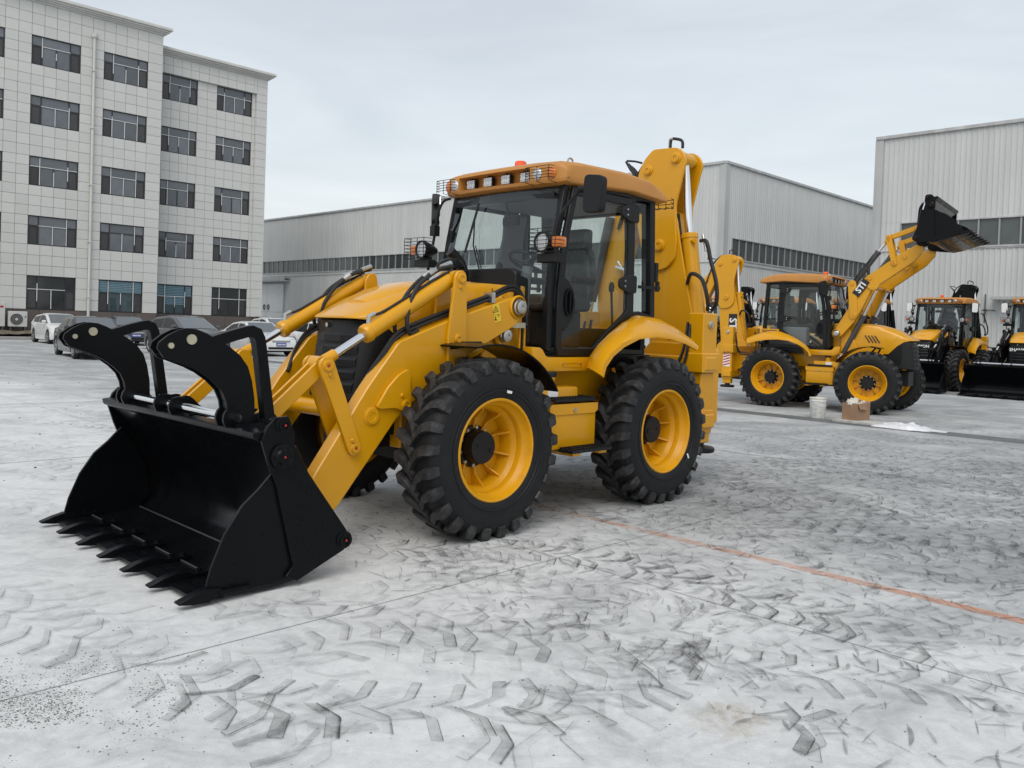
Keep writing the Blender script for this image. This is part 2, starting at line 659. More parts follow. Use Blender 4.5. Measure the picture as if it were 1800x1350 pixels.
mat('mullion_grey', (0.30, 0.31, 0.31), 0.5)
mat('blind', (0.58, 0.68, 0.72), 0.6)
glass('office_glass', (0.72, 0.80, 0.83), 0.6, 0.05)
mat('steel_door', (0.66, 0.675, 0.68), 0.5, var=0.05)
mat('soil', (0.13, 0.105, 0.075), 0.95, var=0.4, vscale=3, bump=0.8, bscale=12)
mat('kerb', (0.30, 0.30, 0.29), 0.8, var=0.12, vscale=2)
mat('drain_concrete', (0.125, 0.13, 0.13), 0.85, var=0.25, vscale=1.2, bump=0.3, bscale=30)
mat('joint_line', (0.22, 0.22, 0.22), 0.9)
mat('orange_line', (0.66, 0.26, 0.11), 0.8, var=0.12, vscale=5)
mat('ac_white', (0.55, 0.56, 0.55), 0.5, var=0.05)
mat('ac_dark', (0.06, 0.06, 0.062), 0.5)
mat('gravel', (0.16, 0.16, 0.155), 0.9, var=0.4, vscale=30)
mat('paint_pail', (0.66, 0.66, 0.63), 0.55, dirt=(0.2, 0.2, 0.19), dscale=14, damt=0.6)
mat('cardboard', (0.27, 0.165, 0.10), 0.85, var=0.12, vscale=4)
mat('paper', (0.52, 0.49, 0.42), 0.85, var=0.2, vscale=10)
mat('plastic_sheet', (0.68, 0.69, 0.71), 0.35, var=0.05, vscale=4)
mat('slab_white', (0.42, 0.42, 0.40), 0.85, var=0.2, vscale=8, bump=0.3, bscale=40)

# ------------------------------------------------------------------ ground
g = MB()
N = 24
XS = [-420 + 840 * i / N for i in range(N + 1)]
g.add([(x, y, 0) for y in XS for x in XS], [(j * (N + 1) + i, j * (N + 1) + i + 1, (j + 1) * (N + 1) + i + 1, (j + 1) * (N + 1) + i) for j in range(N) for i in range(N)])
ground = struct(ob('ground', g, 'concrete'))

def strip(name, u0, u1, v0, v1, z, m, parent=None):
    q = MB()
    n = max(1, int(max(u1 - u0, v1 - v0) / 3))
    for i in range(n):
        if v1 - v0 > u1 - u0:
            a, b = v0 + (v1 - v0) * i / n, v0 + (v1 - v0) * (i + 1) / n
            q.add([site(u0, a, z), site(u1, a, z), site(u1, b, z), site(u0, b, z)], [(0, 1, 2, 3)])
        else:
            a, b = u0 + (u1 - u0) * i / n, u0 + (u1 - u0) * (i + 1) / n
            q.add([site(a, v0, z), site(b, v0, z), site(b, v1, z), site(a, v1, z)], [(0, 1, 2, 3)])
    return ob(name, q, m, parent)

def fade_line(name, u0, u1, v0, v1, z, m0, cover):
    """worn paint: the line's own patchy wear, more worn away from the near end"""
    m = MAT[m0]
    nt = m.node_tree
    b = nt.nodes['Principled BSDF']
    o = nt.nodes['Material Output']
    tcn = nt.nodes.new('ShaderNodeTexCoord')
    n = nt.nodes.new('ShaderNodeTexNoise')
    n.inputs['Scale'].default_value = 7
    n.inputs['Detail'].default_value = 8
    n.inputs['Roughness'].default_value = 0.75
    nt.links.new(tcn.outputs['Object'], n.inputs['Vector'])
    at = nt.nodes.new('ShaderNodeAttribute')
    at.attribute_name = 'wear'
    md = nt.nodes.new('ShaderNodeMath')
    md.operation = 'ADD'
    nt.links.new(n.outputs['Fac'], md.inputs[0])
    nt.links.new(at.outputs['Fac'], md.inputs[1])
    r = nt.nodes.new('ShaderNodeValToRGB')
    r.color_ramp.elements[0].position = 0.42
    r.color_ramp.elements[1].position = 0.80
    r.color_ramp.elements[1].color = (0.5, 0.5, 0.5, 1)
    nt.links.new(md.outputs[0], r.inputs['Fac'])
    t = nt.nodes.new('ShaderNodeBsdfTransparent')
    x = nt.nodes.new('ShaderNodeMixShader')
    nt.links.new(r.outputs['Color'], x.inputs[0])
    nt.links.new(t.outputs[0], x.inputs[1])
    nt.links.new(b.outputs[0], x.inputs[2])
    nt.links.new(x.outputs[0], o.inputs['Surface'])
    q = MB()
    n = 60
    for i in range(n + 1):
        v = v0 + (v1 - v0) * i / n
        q.v += [tuple(site(u0, v, z)), tuple(site(u1, v, z))]
    q.f = [(2 * i, 2 * i + 1, 2 * i + 3, 2 * i + 2) for i in range(n)]
    me = bpy.data.meshes.new(name)
    me.from_pydata(q.v, [], q.f)
    a = me.attributes.new('wear', 'FLOAT', 'POINT')
    for i in range(n + 1):
        v = v0 + (v1 - v0) * i / n
        k = cover(v)
        a.data[2 * i].value = k
        a.data[2 * i + 1].value = k
    return ob(name, me, m)

struct(strip('slab_joint', 4.438, 4.443, -30, 60, 0.003, 'joint_line'))
struct(strip('slab_joint', -20, 60, 3.874, 3.879, 0.0032, 'joint_line'))
struct(strip('slab_joint', 10.3, 10.313, -30, 60, 0.003, 'joint_line'))
struct(strip('slab_joint', -20, 60, 9.9, 9.913, 0.0032, 'joint_line'))
struct(strip('slab_joint', -20, 60, 16.0, 16.02, 0.0032, 'joint_line'))
struct(strip('drainage_channel', 15.50, 16.12, -40, 40, 0.004, 'drain_concrete'))
struct(fade_line('orange_road_line', 5.535, 5.64, -14, 12, 0.0045, 'orange_line', lambda v: max(0.0, min(0.30, 0.36 - 0.065 * (v + 0.2)))))

# ------------------------------------------------------------------ office building
TH = R(44.4)
office = thing('office_building', 'five storey office building clad in pale stone panels with dark windows', 'building', (-30.148, 50.802, 0), TH)
FL = [(1.64, 3.70), (5.58, 7.35), (9.18, 10.95), (12.88, 14.62), (16.48, 18.24)]
REC = 1.7
wb = MB()
wb.box(-16, 8.60, 0.16, 15, 0, 20.2)
wb.box(8.60, 17.04, REC + 0.16, 15, 0, 19.4)
ob('wall', wb, 'joint_grey', office)
unit = MB().box(0, 1, 0, 1, 0, 1)
panels = []
def lin(a, b, n):
    return [a + (b - a) * i / n for i in range(n + 1)]
rows = [1.64]
for k, (a, b) in enumerate(FL):
    if k:
        rows += lin(rows[-1], a, 3)[1:]
    rows += lin(a, b, 3)[1:]
fx = lin(-3.45, -0.67, 4) + lin(-0.67, 0.75, 2)[1:] + lin(0.75, 3.53, 4)[1:] + lin(3.53, 4.9, 2)[1:] + lin(4.9, 7.67, 4)[1:] + [8.62]
def cells(xs, zs, wins, y):
    out = []
    for i in range(len(xs) - 1):
        for j in range(len(zs) - 1):
            cx = (xs[i] + xs[i + 1]) / 2; cz = (zs[j] + zs[j + 1]) / 2
            if any(w0 < cx < w1 for w0, w1 in wins) and any(a < cz < b for a, b in FL):
                continue
            out.append((xs[i], xs[i + 1], zs[j], zs[j + 1], y))
    return out
front = cells(fx, rows + lin(rows[-1], 20.2, 3)[1:], [(-3.45, -0.67), (0.75, 3.53), (4.9, 7.67)], 0)
GAP = 0.009
for (x0, x1, z0, z1, y) in front:
    if x1 < -1.0:
        continue
    ob('panel', unit, 'stone_panel', office, (x0 + GAP, y + rnd.uniform(0, 0.006), z0 + GAP), None, key='unitbox').scale = (x1 - x0 - 2 * GAP, 0.15, z1 - z0 - 2 * GAP)
rx = [8.62] + lin(9.3, 11.8, 4) + lin(11.8, 13.22, 2)[1:] + lin(13.22, 15.95, 4)[1:] + [16.2, 17.06]
rec = cells(rx, rows + lin(rows[-1], 19.4, 2)[1:], [(9.3, 11.8), (13.22, 15.95)], REC)
q = MB()
for (x0, x1, z0, z1, y) in rec:
    yo = y - (0.22 if x0 > 16.1 or z0 > 18.2 else 0.0)
    q.box(x0 + GAP, x1 - GAP, yo + rnd.uniform(0, 0.004), y + 0.15, z0 + GAP, z1 - GAP)
o = ob('panel', q, 'stone_panel', office)
o['kind'] = 'stuff'
q = MB().box(-16, -3.45, 0, 0.15, 1.64, 20.2)
ob('side_wall', q, 'stone_trim', office)
px = lin(-4.2, 8.62, 9)
for i in range(len(px) - 1):
    for z0, z1 in ((0.0, 0.8), (0.8, 1.62)):
        ob('plinth_panel', unit, 'plinth_brown', office, (px[i] + GAP, 0.02, z0 + GAP), None, key='unitbox').scale = (px[i + 1] - px[i] - 2 * GAP, 0.13, z1 - z0 - 2 * GAP)
px = lin(8.62, 17.06, 6)
for i in range(len(px) - 1):
    for z0, z1 in ((0.0, 0.8), (0.8, 1.62)):
        ob('plinth_panel', unit, 'plinth_brown', office, (px[i] + GAP, REC - 0.05, z0 + GAP), None, key='unitbox').scale = (px[i + 1] - px[i] - 2 * GAP, 0.2, z1 - z0 - 2 * GAP)
def cornice(x0, x1, y, z):
    q = MB()
    for i, (dy, za, zb) in enumerate(((0.10, 0.0, 0.10), (0.22, 0.10, 0.19), (0.34, 0.19, 0.30), (0.46, 0.30, 0.46), (0.40, 0.46, 0.52))):
        q.box(x0 - 0.2, x1 + dy, y - dy, y + 1.5 + 0.01 * i, z + za, z + zb)
    return q
ob('cornice', cornice(-16, 8.62, 0, 20.2), 'stone_trim', office, bev=0.02)
ob('cornice', cornice(8.9, 17.06, REC - 0.22, 19.4), 'stone_trim', office, bev=0.02)
q = MB().tube([(4.27, -0.12, 1.0), (4.27, -0.12, 19.0)], 0.085, 10)
q.lathe([(0.10, 0), (0.17, 0.1), (0.17, 0.3), (0.12, 0.31)], (4.27, -0.12, 18.85), (0, 0, 1), 10)
for z in (2.5, 6, 9.6, 13.2, 16.8):
    q.box(4.15, 4.39, -0.24, 0.02, z, z + 0.06)
ob('downpipe', q, 'stone_trim', office)

def office_window(x0, x1, z0, z1, y, ground_floor, blind=False, idx=0):
    W_, H_ = x1 - x0, z1 - z0
    kf = ('win', round(W_, 2), round(H_, 2))
    tz = H_ * (0.66 if not ground_floor else 0.60)
    c1, c2, cm = W_ * 0.215, W_ * 0.785, W_ * 0.5
    def fr():
        q = MB()
        t = 0.055
        q.box(0, W_, 0, 0.06, 0, t); q.box(0, W_, 0, 0.06, H_ - t, H_)
        q.box(0, t, 0, 0.058, t, H_ - t); q.box(W_ - t, W_, 0, 0.058, t, H_ - t)
        for c in (c1, c2):
            q.box(c - 0.03, c + 0.03, 0.003, 0.055, t, H_ - t)
        q.box(cm - 0.028, cm + 0.028, 0.003, 0.055, t, tz)
        q.box(t, c1 - 0.03, 0.006, 0.052, tz - 0.03, tz + 0.03)
        q.box(c1 + 0.03, c2 - 0.03, 0.006, 0.052, tz - 0.03, tz + 0.03)
        q.box(c2 + 0.03, W_ - t, 0.006, 0.052, tz - 0.03, tz + 0.03)
        for a, b in ((t, c1 - 0.03), (c2 + 0.03, W_ - t)):
            q.ring([(a, t), (b, t), (b, tz - 0.03), (a, tz - 0.03)], [(a + 0.05, t + 0.05), (b - 0.05, t + 0.05), (b - 0.05, tz - 0.08), (a + 0.05, tz - 0.08)], 'y', 0.01, 0.05)
        return q
    wo = ob('window', fr, 'window_frame', office, (x0, y + 0.07, z0), key=kf)
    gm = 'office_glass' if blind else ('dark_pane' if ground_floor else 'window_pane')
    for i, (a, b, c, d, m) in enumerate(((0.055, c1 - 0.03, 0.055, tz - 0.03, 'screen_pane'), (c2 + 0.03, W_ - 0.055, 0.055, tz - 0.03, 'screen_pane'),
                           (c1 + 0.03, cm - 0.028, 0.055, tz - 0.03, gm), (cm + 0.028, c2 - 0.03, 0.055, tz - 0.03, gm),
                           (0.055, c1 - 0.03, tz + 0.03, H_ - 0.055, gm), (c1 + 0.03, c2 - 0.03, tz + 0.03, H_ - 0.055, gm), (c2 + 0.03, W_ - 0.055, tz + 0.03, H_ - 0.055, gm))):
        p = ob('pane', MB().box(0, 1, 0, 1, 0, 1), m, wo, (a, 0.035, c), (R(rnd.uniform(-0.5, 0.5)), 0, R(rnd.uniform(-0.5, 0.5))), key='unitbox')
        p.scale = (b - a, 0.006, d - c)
    # strips of protective film left on the mullions
    q = MB()
    for c in (c1, cm, c2):
        if rnd.random() < 0.85:
            lo = rnd.choice((0.06, 0.06, 0.5))
            q.box(c - 0.022, c + 0.022, -0.006, 0.002, lo, (tz if c == cm else H_ - 0.06) * rnd.choice((1, 1, 0.8)))
    if rnd.random() < 0.75:
        q.box(c1 if rnd.random() < 0.5 else 0.06, c2 if rnd.random() < 0.4 else W_ - 0.06, -0.009, 0.003, tz - 0.02, tz + 0.02)
    if q.v:
        ob('protective_strip', q, 'film_white', wo)
    if blind:
        q = MB()
        k = 0
        z = H_ - 0.1
        while z > H_ * (0.60 if idx == 0 else 0.36):
            q.box(0.05, W_ - 0.05, 0.055, 0.06, z - 0.075, z)
            z -= 0.11
        ob('blind', q, 'blind', wo)
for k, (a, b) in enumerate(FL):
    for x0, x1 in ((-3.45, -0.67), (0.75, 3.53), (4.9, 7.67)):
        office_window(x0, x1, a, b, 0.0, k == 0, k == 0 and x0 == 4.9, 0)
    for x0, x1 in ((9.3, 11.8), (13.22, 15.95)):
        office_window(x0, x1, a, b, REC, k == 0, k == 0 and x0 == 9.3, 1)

# raised bed with kerb, air-conditioning units
bed = MB()
bx0, bx1, by0, by1 = -14.0, 1.2, -7.2, 0.0
nx, ny = 40, 20
hh = [[0.30 + 0.10 * math.sin(i * 1.3 + j * 0.7) * math.sin(j * 1.1) + rnd.uniform(-0.04, 0.04) for i in range(nx + 1)] for j in range(ny + 1)]
bed.add([(bx0 + (bx1 - bx0) * i / nx, by0 + (by1 - by0) * j / ny, hh[j][i]) for j in range(ny + 1) for i in range(nx + 1)],
        [(j * (nx + 1) + i, j * (nx + 1) + i + 1, (j + 1) * (nx + 1) + i + 1, (j + 1) * (nx + 1) + i) for j in range(ny) for i in range(nx)])
po = Matrix.Translation((-30.148, 50.802, 0)) @ Matrix.Rotation(TH, 4, 'Z')
def onsite(o):
    o.matrix_world = po
    return o
struct(onsite(ob('soil_bed', bed, 'soil')))
q = MB().box(bx0, bx1 + 0.15, by0 - 0.15, by0, 0, 0.16).box(bx1, bx1 + 0.15, by0 + 0.002, -0.1, 0, 0.158)
struct(onsite(ob('kerb', q, 'kerb', bev=0.02)))

def ac_unit(x, y, z, wd, ht, fan, label):
    p = po @ Vector((x, y, z))
    t = thing('air_conditioning_unit', label, 'air conditioner', p, TH)
    ob('casing', MB().box(0, wd, 0, 0.35, 0.06, ht), 'ac_white', t, bev=0.02)
    ob('foot', MB().box(0.08, 0.16, 0.0, 0.36, -0.2, 0.06), 'ac_dark', t)
    ob('foot', MB().box(wd - 0.16, wd - 0.08, 0.0, 0.36, -0.2, 0.06), 'ac_dark', t)
    if fan:
        cx, cz, r = wd * 0.42, ht * 0.52, min(wd, ht) * 0.34
        f = ob('fan_grille', MB().lathe([(r, 0), (r, 0.012)], (cx, -0.014, cz), (0, 1, 0), 28), 'ac_dark', t)
        q = MB()
        for k in range(1, 5):
            rr = r * k / 4
            q.lathe([(rr - 0.008, 0), (rr + 0.008, 0), (rr + 0.008, 0.008), (rr - 0.008, 0.008)], (cx, -0.026, cz), (0, 1, 0), 28, caps=False)
        ob('guard_ring', q, 'mullion_grey', f)
        ob('fan_hub', MB().cyl((cx, -0.03, cz), (cx, -0.012, cz), r * 0.22, n=16), 'ac_white', f)
        ob('badge', MB().box(wd * 0.86, wd * 0.93, -0.004, 0.002, ht * 0.62, ht * 0.72), 'ac_dark', t)
    else:
        ob('badge', MB().box(wd * 0.7, wd * 0.9, -0.004, 0.002, ht * 0.78, ht * 0.86), 'red', t)
ac_unit(-0.35, -0.75, 0.5, 1.0, 0.98, True, 'white air conditioning unit with round fan against brown plinth')
ac_unit(-1.48, -0.75, 0.5, 0.95, 1.5, False, 'tall white air conditioning cabinet cut by the left edge')

# ------------------------------------------------------------------ sheds
def corr(length, z0, z1, pitch=0.21, depth=0.026):
    """trapezoidal sheet in the local xz plane, ribs towards -y"""
    xs = []
    x = 0.0
    while x < length:
        for dx, y in ((0, 0), (0.55, 0), (0.66, -1), (0.89, -1), (1.0, 0)):
            if dx < 1.0 and x + dx * pitch < length:
                xs.append((x + dx * pitch, y * depth))
        x += pitch
    xs.append((length, 0))
    n = len(xs)
    q = MB()
    q.add([(a, b, z) for z in (z0, z1) for a, b in xs], [(i, i + 1, n + i + 1, n + i) for i in range(n - 1)])
    return q

def shed_face(root, rz, length, H, wz0, wz1, wx0, wx1, pitch, seam, rib):
    M_ = Matrix.Rotation(rz, 4, 'Z')
    def add(name, q, m, key=None, loc=None, **kw):
        o = ob(name, q, m, root, key=key, **kw)
        o.matrix_local = M_ @ (Matrix.Translation(loc) if loc else Matrix())
        return o
    o = add('cladding_sheet', corr(length, 0, seam, rib), 'cladding')
    o = add('cladding_sheet', corr(length, wz1 + 0.06, H, rib), 'cladding')
    if wx0 > 0.3:
        add('cladding_sheet', corr(wx0 - 0.02, seam + 0.03, wz1 + 0.055, rib), 'cladding')
    add('flashing', MB().box(0, length, -0.055, 0.02, seam, seam + 0.03), 'cladding_trim')
    add('flashing', MB().box(wx0, wx1, -0.065, 0.02, wz0 - 0.07, wz0), 'cladding_trim')
    add('flashing', MB().box(wx0, wx1, -0.06, 0.02, wz1, wz1 + 0.06), 'cladding_trim')
    add('cladding_sheet', MB().box(wx0, wx1, -0.02, 0.02, seam + 0.031, wz0 - 0.071), 'cladding')
    n = int((wx1 - wx0) / pitch)
    for i in range(n):
        x = wx0 + i * pitch
        add('pane', unit, 'shed_pane', key='unitbox', loc=(x + 0.03, 0.02 + rnd.uniform(0, 0.02), wz0)).scale = (pitch - 0.06, 0.02, wz1 - wz0)
        add('mullion', MB().box(-0.03, 0.03, -0.03, 0.05, wz0 + 0.001, wz1 - 0.001), 'mullion_grey', key=('mul', wz0, wz1), loc=(x, 0, 0))
    # coping in lengths
    x = -0.05
    while x < length:
        L_ = min(6.0, length - x)
        add('coping', MB().box(x + 0.01, x + L_ - 0.01, -0.12, 0.30, H - 0.02, H + 0.14), 'cladding_trim', bev=0.02)
        x += 6.0

cm_ = Vector((11.278, 46.0, 0))
shed = thing('factory_shed', 'long pale corrugated factory shed behind the yellow loader cab', 'shed', cm_, SA)
ob('shed_core', MB().box(0.08, 60, 0.08, 90, 0, 10.75), 'joint_grey', shed)
shed_face(shed, 0.0, 60, 10.85, 5.75, 6.86, 0.93, 30, 0.762, 5.47, 0.21)
# long left face
FAR = 75.0
M_ = Matrix.Translation((0, FAR, 0)) @ Matrix.Rotation(R(-90), 4, 'Z')
def addL(name, q, m, key=None, loc=None, **kw):
    o = ob(name, q, m, shed, key=key, **kw)
    o.matrix_local = M_ @ (Matrix.Translation(loc) if loc else Matrix())
    return o
DOOR0, DOOR1 = FAR - 52.2, FAR - 45.9
addL('cladding_sheet', corr(DOOR0, 0, 5.5), 'cladding')
o = addL('cladding_sheet', corr(FAR - DOOR1, 0, 5.5), 'cladding', loc=(DOOR1, 0, 0))
addL('cladding_sheet', corr(DOOR1 - DOOR0, 4.85, 5.5), 'cladding', loc=(DOOR0, 0, 0))
addL('cladding_sheet', corr(FAR, 6.98, 10.85), 'cladding')
addL('flashing', MB().box(0, FAR, -0.055, 0.02, 5.5, 5.53), 'cladding_trim')
addL('flashing', MB().box(0, FAR - 1.9, -0.065, 0.02, 5.74, 5.82), 'cladding_trim')
addL('cladding_sheet', MB().box(0, FAR - 1.9, -0.02, 0.02, 5.531, 5.739), 'cladding')
addL('flashing', MB().box(0, FAR - 1.9, -0.06, 0.02, 6.92, 6.98), 'cladding_trim')
addL('cladding_sheet', corr(1.88, 5.531, 6.98), 'cladding', loc=(FAR - 1.88, 0, 0))
x = 0.3
while x < FAR - 2.2:
    addL('pane', unit, 'shed_pane', key='unitbox', loc=(x + 0.035, 0.02 + rnd.uniform(0, 0.02), 5.82)).scale = (0.79, 0.02, 1.10)
    addL('mullion', MB().box(-0.035, 0.035, -0.03, 0.05, 5.821, 6.919), 'mullion_grey', key='mulL', loc=(x, 0, 0))
    x += 0.86
x = 0
while x < FAR:
    addL('coping', MB().box(x + 0.01, min(x + 6, FAR) - 0.01, -0.12, 0.30, 10.83, 10.99), 'cladding_trim', bev=0.02)
    x += 6
ob('corner_trim', MB().box(-0.07, 0.32, -0.07, 0.001, 0, 10.83).box(-0.07, -0.0, 0.001, 0.32, 0, 10.83), 'cladding_trim', shed)
door = addL('door', MB().box(DOOR0 + 0.05, DOOR0 + 3.1, 0.0, 0.05, 0, 4.8).box(DOOR0 + 3.14, DOOR1 - 0.05, 0.0, 0.05, 0, 4.8), 'steel_door')
q = MB().box(DOOR0 - 0.1, DOOR0 + 0.05, -0.08, 0.06, 0, 4.86).box(DOOR1 - 0.05, DOOR1 + 0.1, -0.08, 0.06, 0, 4.86).box(DOOR0 + 0.05, DOOR1 - 0.05, -0.075, 0.06, 4.8, 4.86)
q.box(DOOR0 + 3.1, DOOR0 + 3.14, -0.01, 0.03, 0, 4.8).box(DOOR0 + 0.05, DOOR1 - 0.05, -0.012, 0.0, 2.15, 2.19)
addL('door_frame', q, 'cladding_trim')
for dx in (2.75, 3.5):
    q = MB().ring([(DOOR0 + dx + 0.19 * math.cos(t * math.pi / 8), 2.62 + 0.27 * math.sin(t * math.pi / 8)) for t in range(16)],
                  [(DOOR0 + dx + 0.11 * math.cos(t * math.pi / 8), 2.62 + 0.18 * math.sin(t * math.pi / 8)) for t in range(16)], 'y', -0.06, 0.0)
    addL('door_handle', q, 'ac_dark')
q = MB().box(DOOR0 - 1.2, DOOR1 + 1.0, -0.6, -0.06, 5.0, 5.12).box(DOOR0 - 1.2, DOOR1 + 1.0, -0.62, -0.56, 5.12, 5.42).box(DOOR0 - 1.2, DOOR1 + 1.0, -0.56, -0.06, 5.30, 5.36)
addL('canopy', q, 'cladding_trim', bev=0.01)

shed2 = thing('factory_shed', 'pale corrugated shed wall at the right edge behind the black bucket', 'shed', (16.14, 38.18, 0), R(-44.6))
ob('shed_core', MB().box(0.08, 45, 0.08, 60, 0, 10.45), 'joint_grey', shed2)
shed_face(shed2, 0.0, 45, 10.53, 5.62, 6.72, 1.18, 38, 0.78, 5.50, 0.21)
ob('corner_trim', MB().box(-0.06, 0.30, -0.075, 0.0005, 0, 10.5).box(-0.06, 0.0, 0.0005, 2.0, 0, 10.5), 'cladding_trim', shed2)
ob('end_wall', MB().box(-0.002, 0.05, 2.0, 60, 0, 10.5), 'cladding', shed2)
q = MB().box(5.0, 9.0, -0.7, -0.05, 3.36, 3.42)
for i in range(28):
    x = 5.05 + i * 0.14
    q.prism([(x, 3.42), (x + 0.07, 3.50), (x + 0.14, 3.42)], 'y', -0.7, -0.06)
ob('canopy', q, 'cladding_trim', shed2)
q = MB().tube([(4.71, -0.12, 2.4), (4.71, -0.12, 3.6)], 0.025, 8).tube([(4.58, -0.12, 2.94), (5.1, -0.12, 2.94)], 0.02, 8).box(4.66, 4.76, -0.12, 0.0, 2.9, 2.98)
ob('pipe_bracket', q, 'grey_cyl', shed2)
# ------------------------------------------------------------------ backhoe loader
WB, ZC = 2.212, 0.676

def tyre_body(sd):
    pr = [(.385, -.005), (.40, .012), (.43, .022), (.50, .034), (.57, .028), (.62, .006), (.645, -.03), (.655, -.08), (.658, -.15),
          (.658, -.27), (.655, -.34), (.645, -.39), (.62, -.426), (.57, -.448), (.50, -.454), (.43, -.442), (.40, -.432), (.385, -.415)]
    q = MB().lathe(pr, (0, 0, 0), (0, 1, 0), 56, caps=False)
    # raised rings moulded in the sidewall
    for r0 in (.445, .475):
        q.lathe([(r0, .026), (r0 + .004, .034), (r0 + .012, .034), (r0 + .016, .03)], (0, 0, 0), (0, 1, 0), 56, caps=False)
    q.v = [(x * .994, y * .87, z * .994) for x, y, z in q.v]
    return q if sd > 0 else q.my()

def tyre_lugs(sd):
    q = MB()
    n = 25
    st = [(-.014, .700, -.200, .036), (.09, .703, -.050, .040), (.150, .702, -.010, .041), (.212, .694, .0, .042), (.238, .655, .004, .041), (.247, .60, .010, .037)]
    for side in (-1, 1):
        for k in range(n):
            t0 = 2 * math.pi * (k + (0.5 if side > 0 else 0)) / n
            rings = []
            for i, (d, rt_, th, hw) in enumerate(st):
                y = -.21 + side * d
                rb = .640 if i < 4 else (.61 if i == 4 else .575)
                a = t0 + th
                ht = hw * 0.84 / rt_
                hb = hw * 1.08 / rb
                yb = y if i < 4 else y - side * .04
                rings.append([(rb * math.cos(a - hb), yb, rb * math.sin(a - hb)), (rt_ * math.cos(a - ht), y, rt_ * math.sin(a - ht)),
                              (rt_ * math.cos(a + ht), y, rt_ * math.sin(a + ht)), (rb * math.cos(a + hb), yb, rb * math.sin(a + hb))])
            q.loft(rings)
    q.v = [(x * .988, y * .87, z * .988) for x, y, z in q.v]
    return q if sd > 0 else q.my()

def rim_mesh(sd):
    q = MB().lathe([(.384, -.02), (.394, -.004), (.394, .008), (.386, .014), (.374, .010), (.366, -.012), (.358, -.045), (.340, -.062), (.334, -.075), (.332, -.12), (.312, -.145), (.300, -.165), (.296, -.275), (.10, -.285), (.10, -.30), (.30, -.30), (.33, -.40), (.385, -.43)], (0, 0, 0), (0, 1, 0), 48, caps=False)
    for k in range(10):
        a = 2 * math.pi * k / 10 + 0.2
        c, s_ = math.cos(a), math.sin(a)
        w_ = .007
        pts = []
        for off in (-w_, w_):
            for r_, y in ((.13, -.28), (.297, -.28), (.305, -.15), (.285, -.155), (.22, -.235), (.14, -.255)):
                pts.append((r_ * c - off * s_, y, r_ * s_ + off * c))
        q.add(pts, [(0, 1, 2, 3, 4, 5), (11, 10, 9, 8, 7, 6)] + [(i, 6 + i, 6 + (i + 1) % 6, (i + 1) % 6) for i in range(6)])
    return q if sd > 0 else q.my()

def hub_mesh(sd):
    q = MB().lathe([(.165, -.283), (.165, -.262), (.128, -.258), (.126, -.155), (.122, -.145), (.02, -.143)], (0, 0, 0), (0, 1, 0), 32)
    q.cyl((-.05, -.145, -.06), (-.05, -.135, -.06), .016, n=8).cyl((.04, -.145, .05), (.04, -.137, .05), .011, n=8)
    return q if sd > 0 else q.my()

def bolts_mesh(sd):
    q = MB()
    for k in range(10):
        a = 2 * math.pi * (k + .5) / 10
        q.cyl((.148 * math.cos(a), -.265, .148 * math.sin(a)), (.148 * math.cos(a), -.238, .148 * math.sin(a)), .014, n=6)
    return q if sd > 0 else q.my()

def wheel(root, x, sd, steer=0.0, spin=0.0):
    wh = ob('wheel', lambda: rim_mesh(sd), 'yellow_rim', root, (x, sd * 1.127, ZC), (0, spin, steer), key=('rim', sd))
    ob('tyre', lambda: tyre_body(sd), 'rubber', wh, key=('tyre', sd))
    ob('tread', lambda: tyre_lugs(sd), 'lug_rubber', wh, key=('lugs', sd), bev=0.0, ang=6)
    ob('hub', lambda: hub_mesh(sd), 'black_plastic', wh, key=('hub', sd))
    ob('bolt', lambda: bolts_mesh(sd), 'zinc', wh, key=('bolts', sd))
    return wh

DOOR = [(1.03, 2.86), (.17, 2.86), (.13, 2.4), (.12, 1.77), (.20, 1.70), (.33, 1.61), (.47, 1.52), (.58, 1.43), (.66, 1.365), (1.16, 1.365), (1.19, 1.45), (1.19, 1.9), (1.14, 2.4)]
GUARD_ARC = [(WB + .835 * math.cos(R(a)), ZC + .80 * math.sin(R(a))) for a in range(76, 152, 6)]

def pinboss(q, x, z, y, r=.042, t=.02, sd=1):
    q.lathe([(r * 1.25, 0), (r * 1.25, t * .35), (r, t * .5), (r, t), (r * .55, t), (r * .5, t * .7), (.001, t * .7)], (x, y * sd, z), (0, sd, 0), 18)
    return q

def mirrored(q, sd):
    return q if sd > 0 else q.my()

def roof_mesh():
    ys = [-.80, -.79, -.76, -.70, -.545, -.53, -.2, .1, .40, .415, .70, .76, .79, .80]
    rings = []
    for i, y in enumerate(ys):
        pod = not (-.54 < y < .41)
        e = {0: .10, 1: .06, 2: .03, 3: .008}.get(min(i, len(ys) - 1 - i), 0.0)
        bow = .05 * (y / .78) ** 2
        fx = 1.235 - bow - e * .6
        re = fx if pod else 1.115 - bow
        zt = e * .8
        rings.append([(-.36 + e, y, 2.875 + e * .3), (.2, y, 2.905 + e * .3), (.95, y, 2.865 + e * .3), (fx - .05, y, 2.862 + e * .3), (fx - .012, y, 2.878 + e * .3), (fx, y, 2.905 + e * .2),
                      (re, y, 2.915), (re, y, 3.018 - zt), (fx + .0, y, 3.028 - zt), (fx - .012, y, 3.055 - zt), (fx - .06, y, 3.078 - zt),
                      (.9, y, 3.10 - zt), (.3, y, 3.115 - zt), (-.1, y, 3.09 - zt), (-.34 + e, y, 3.02 - zt), (-.43 + e, y, 2.955 - zt * .5), (-.43 + e, y, 2.90)])
    return MB().loft(rings)

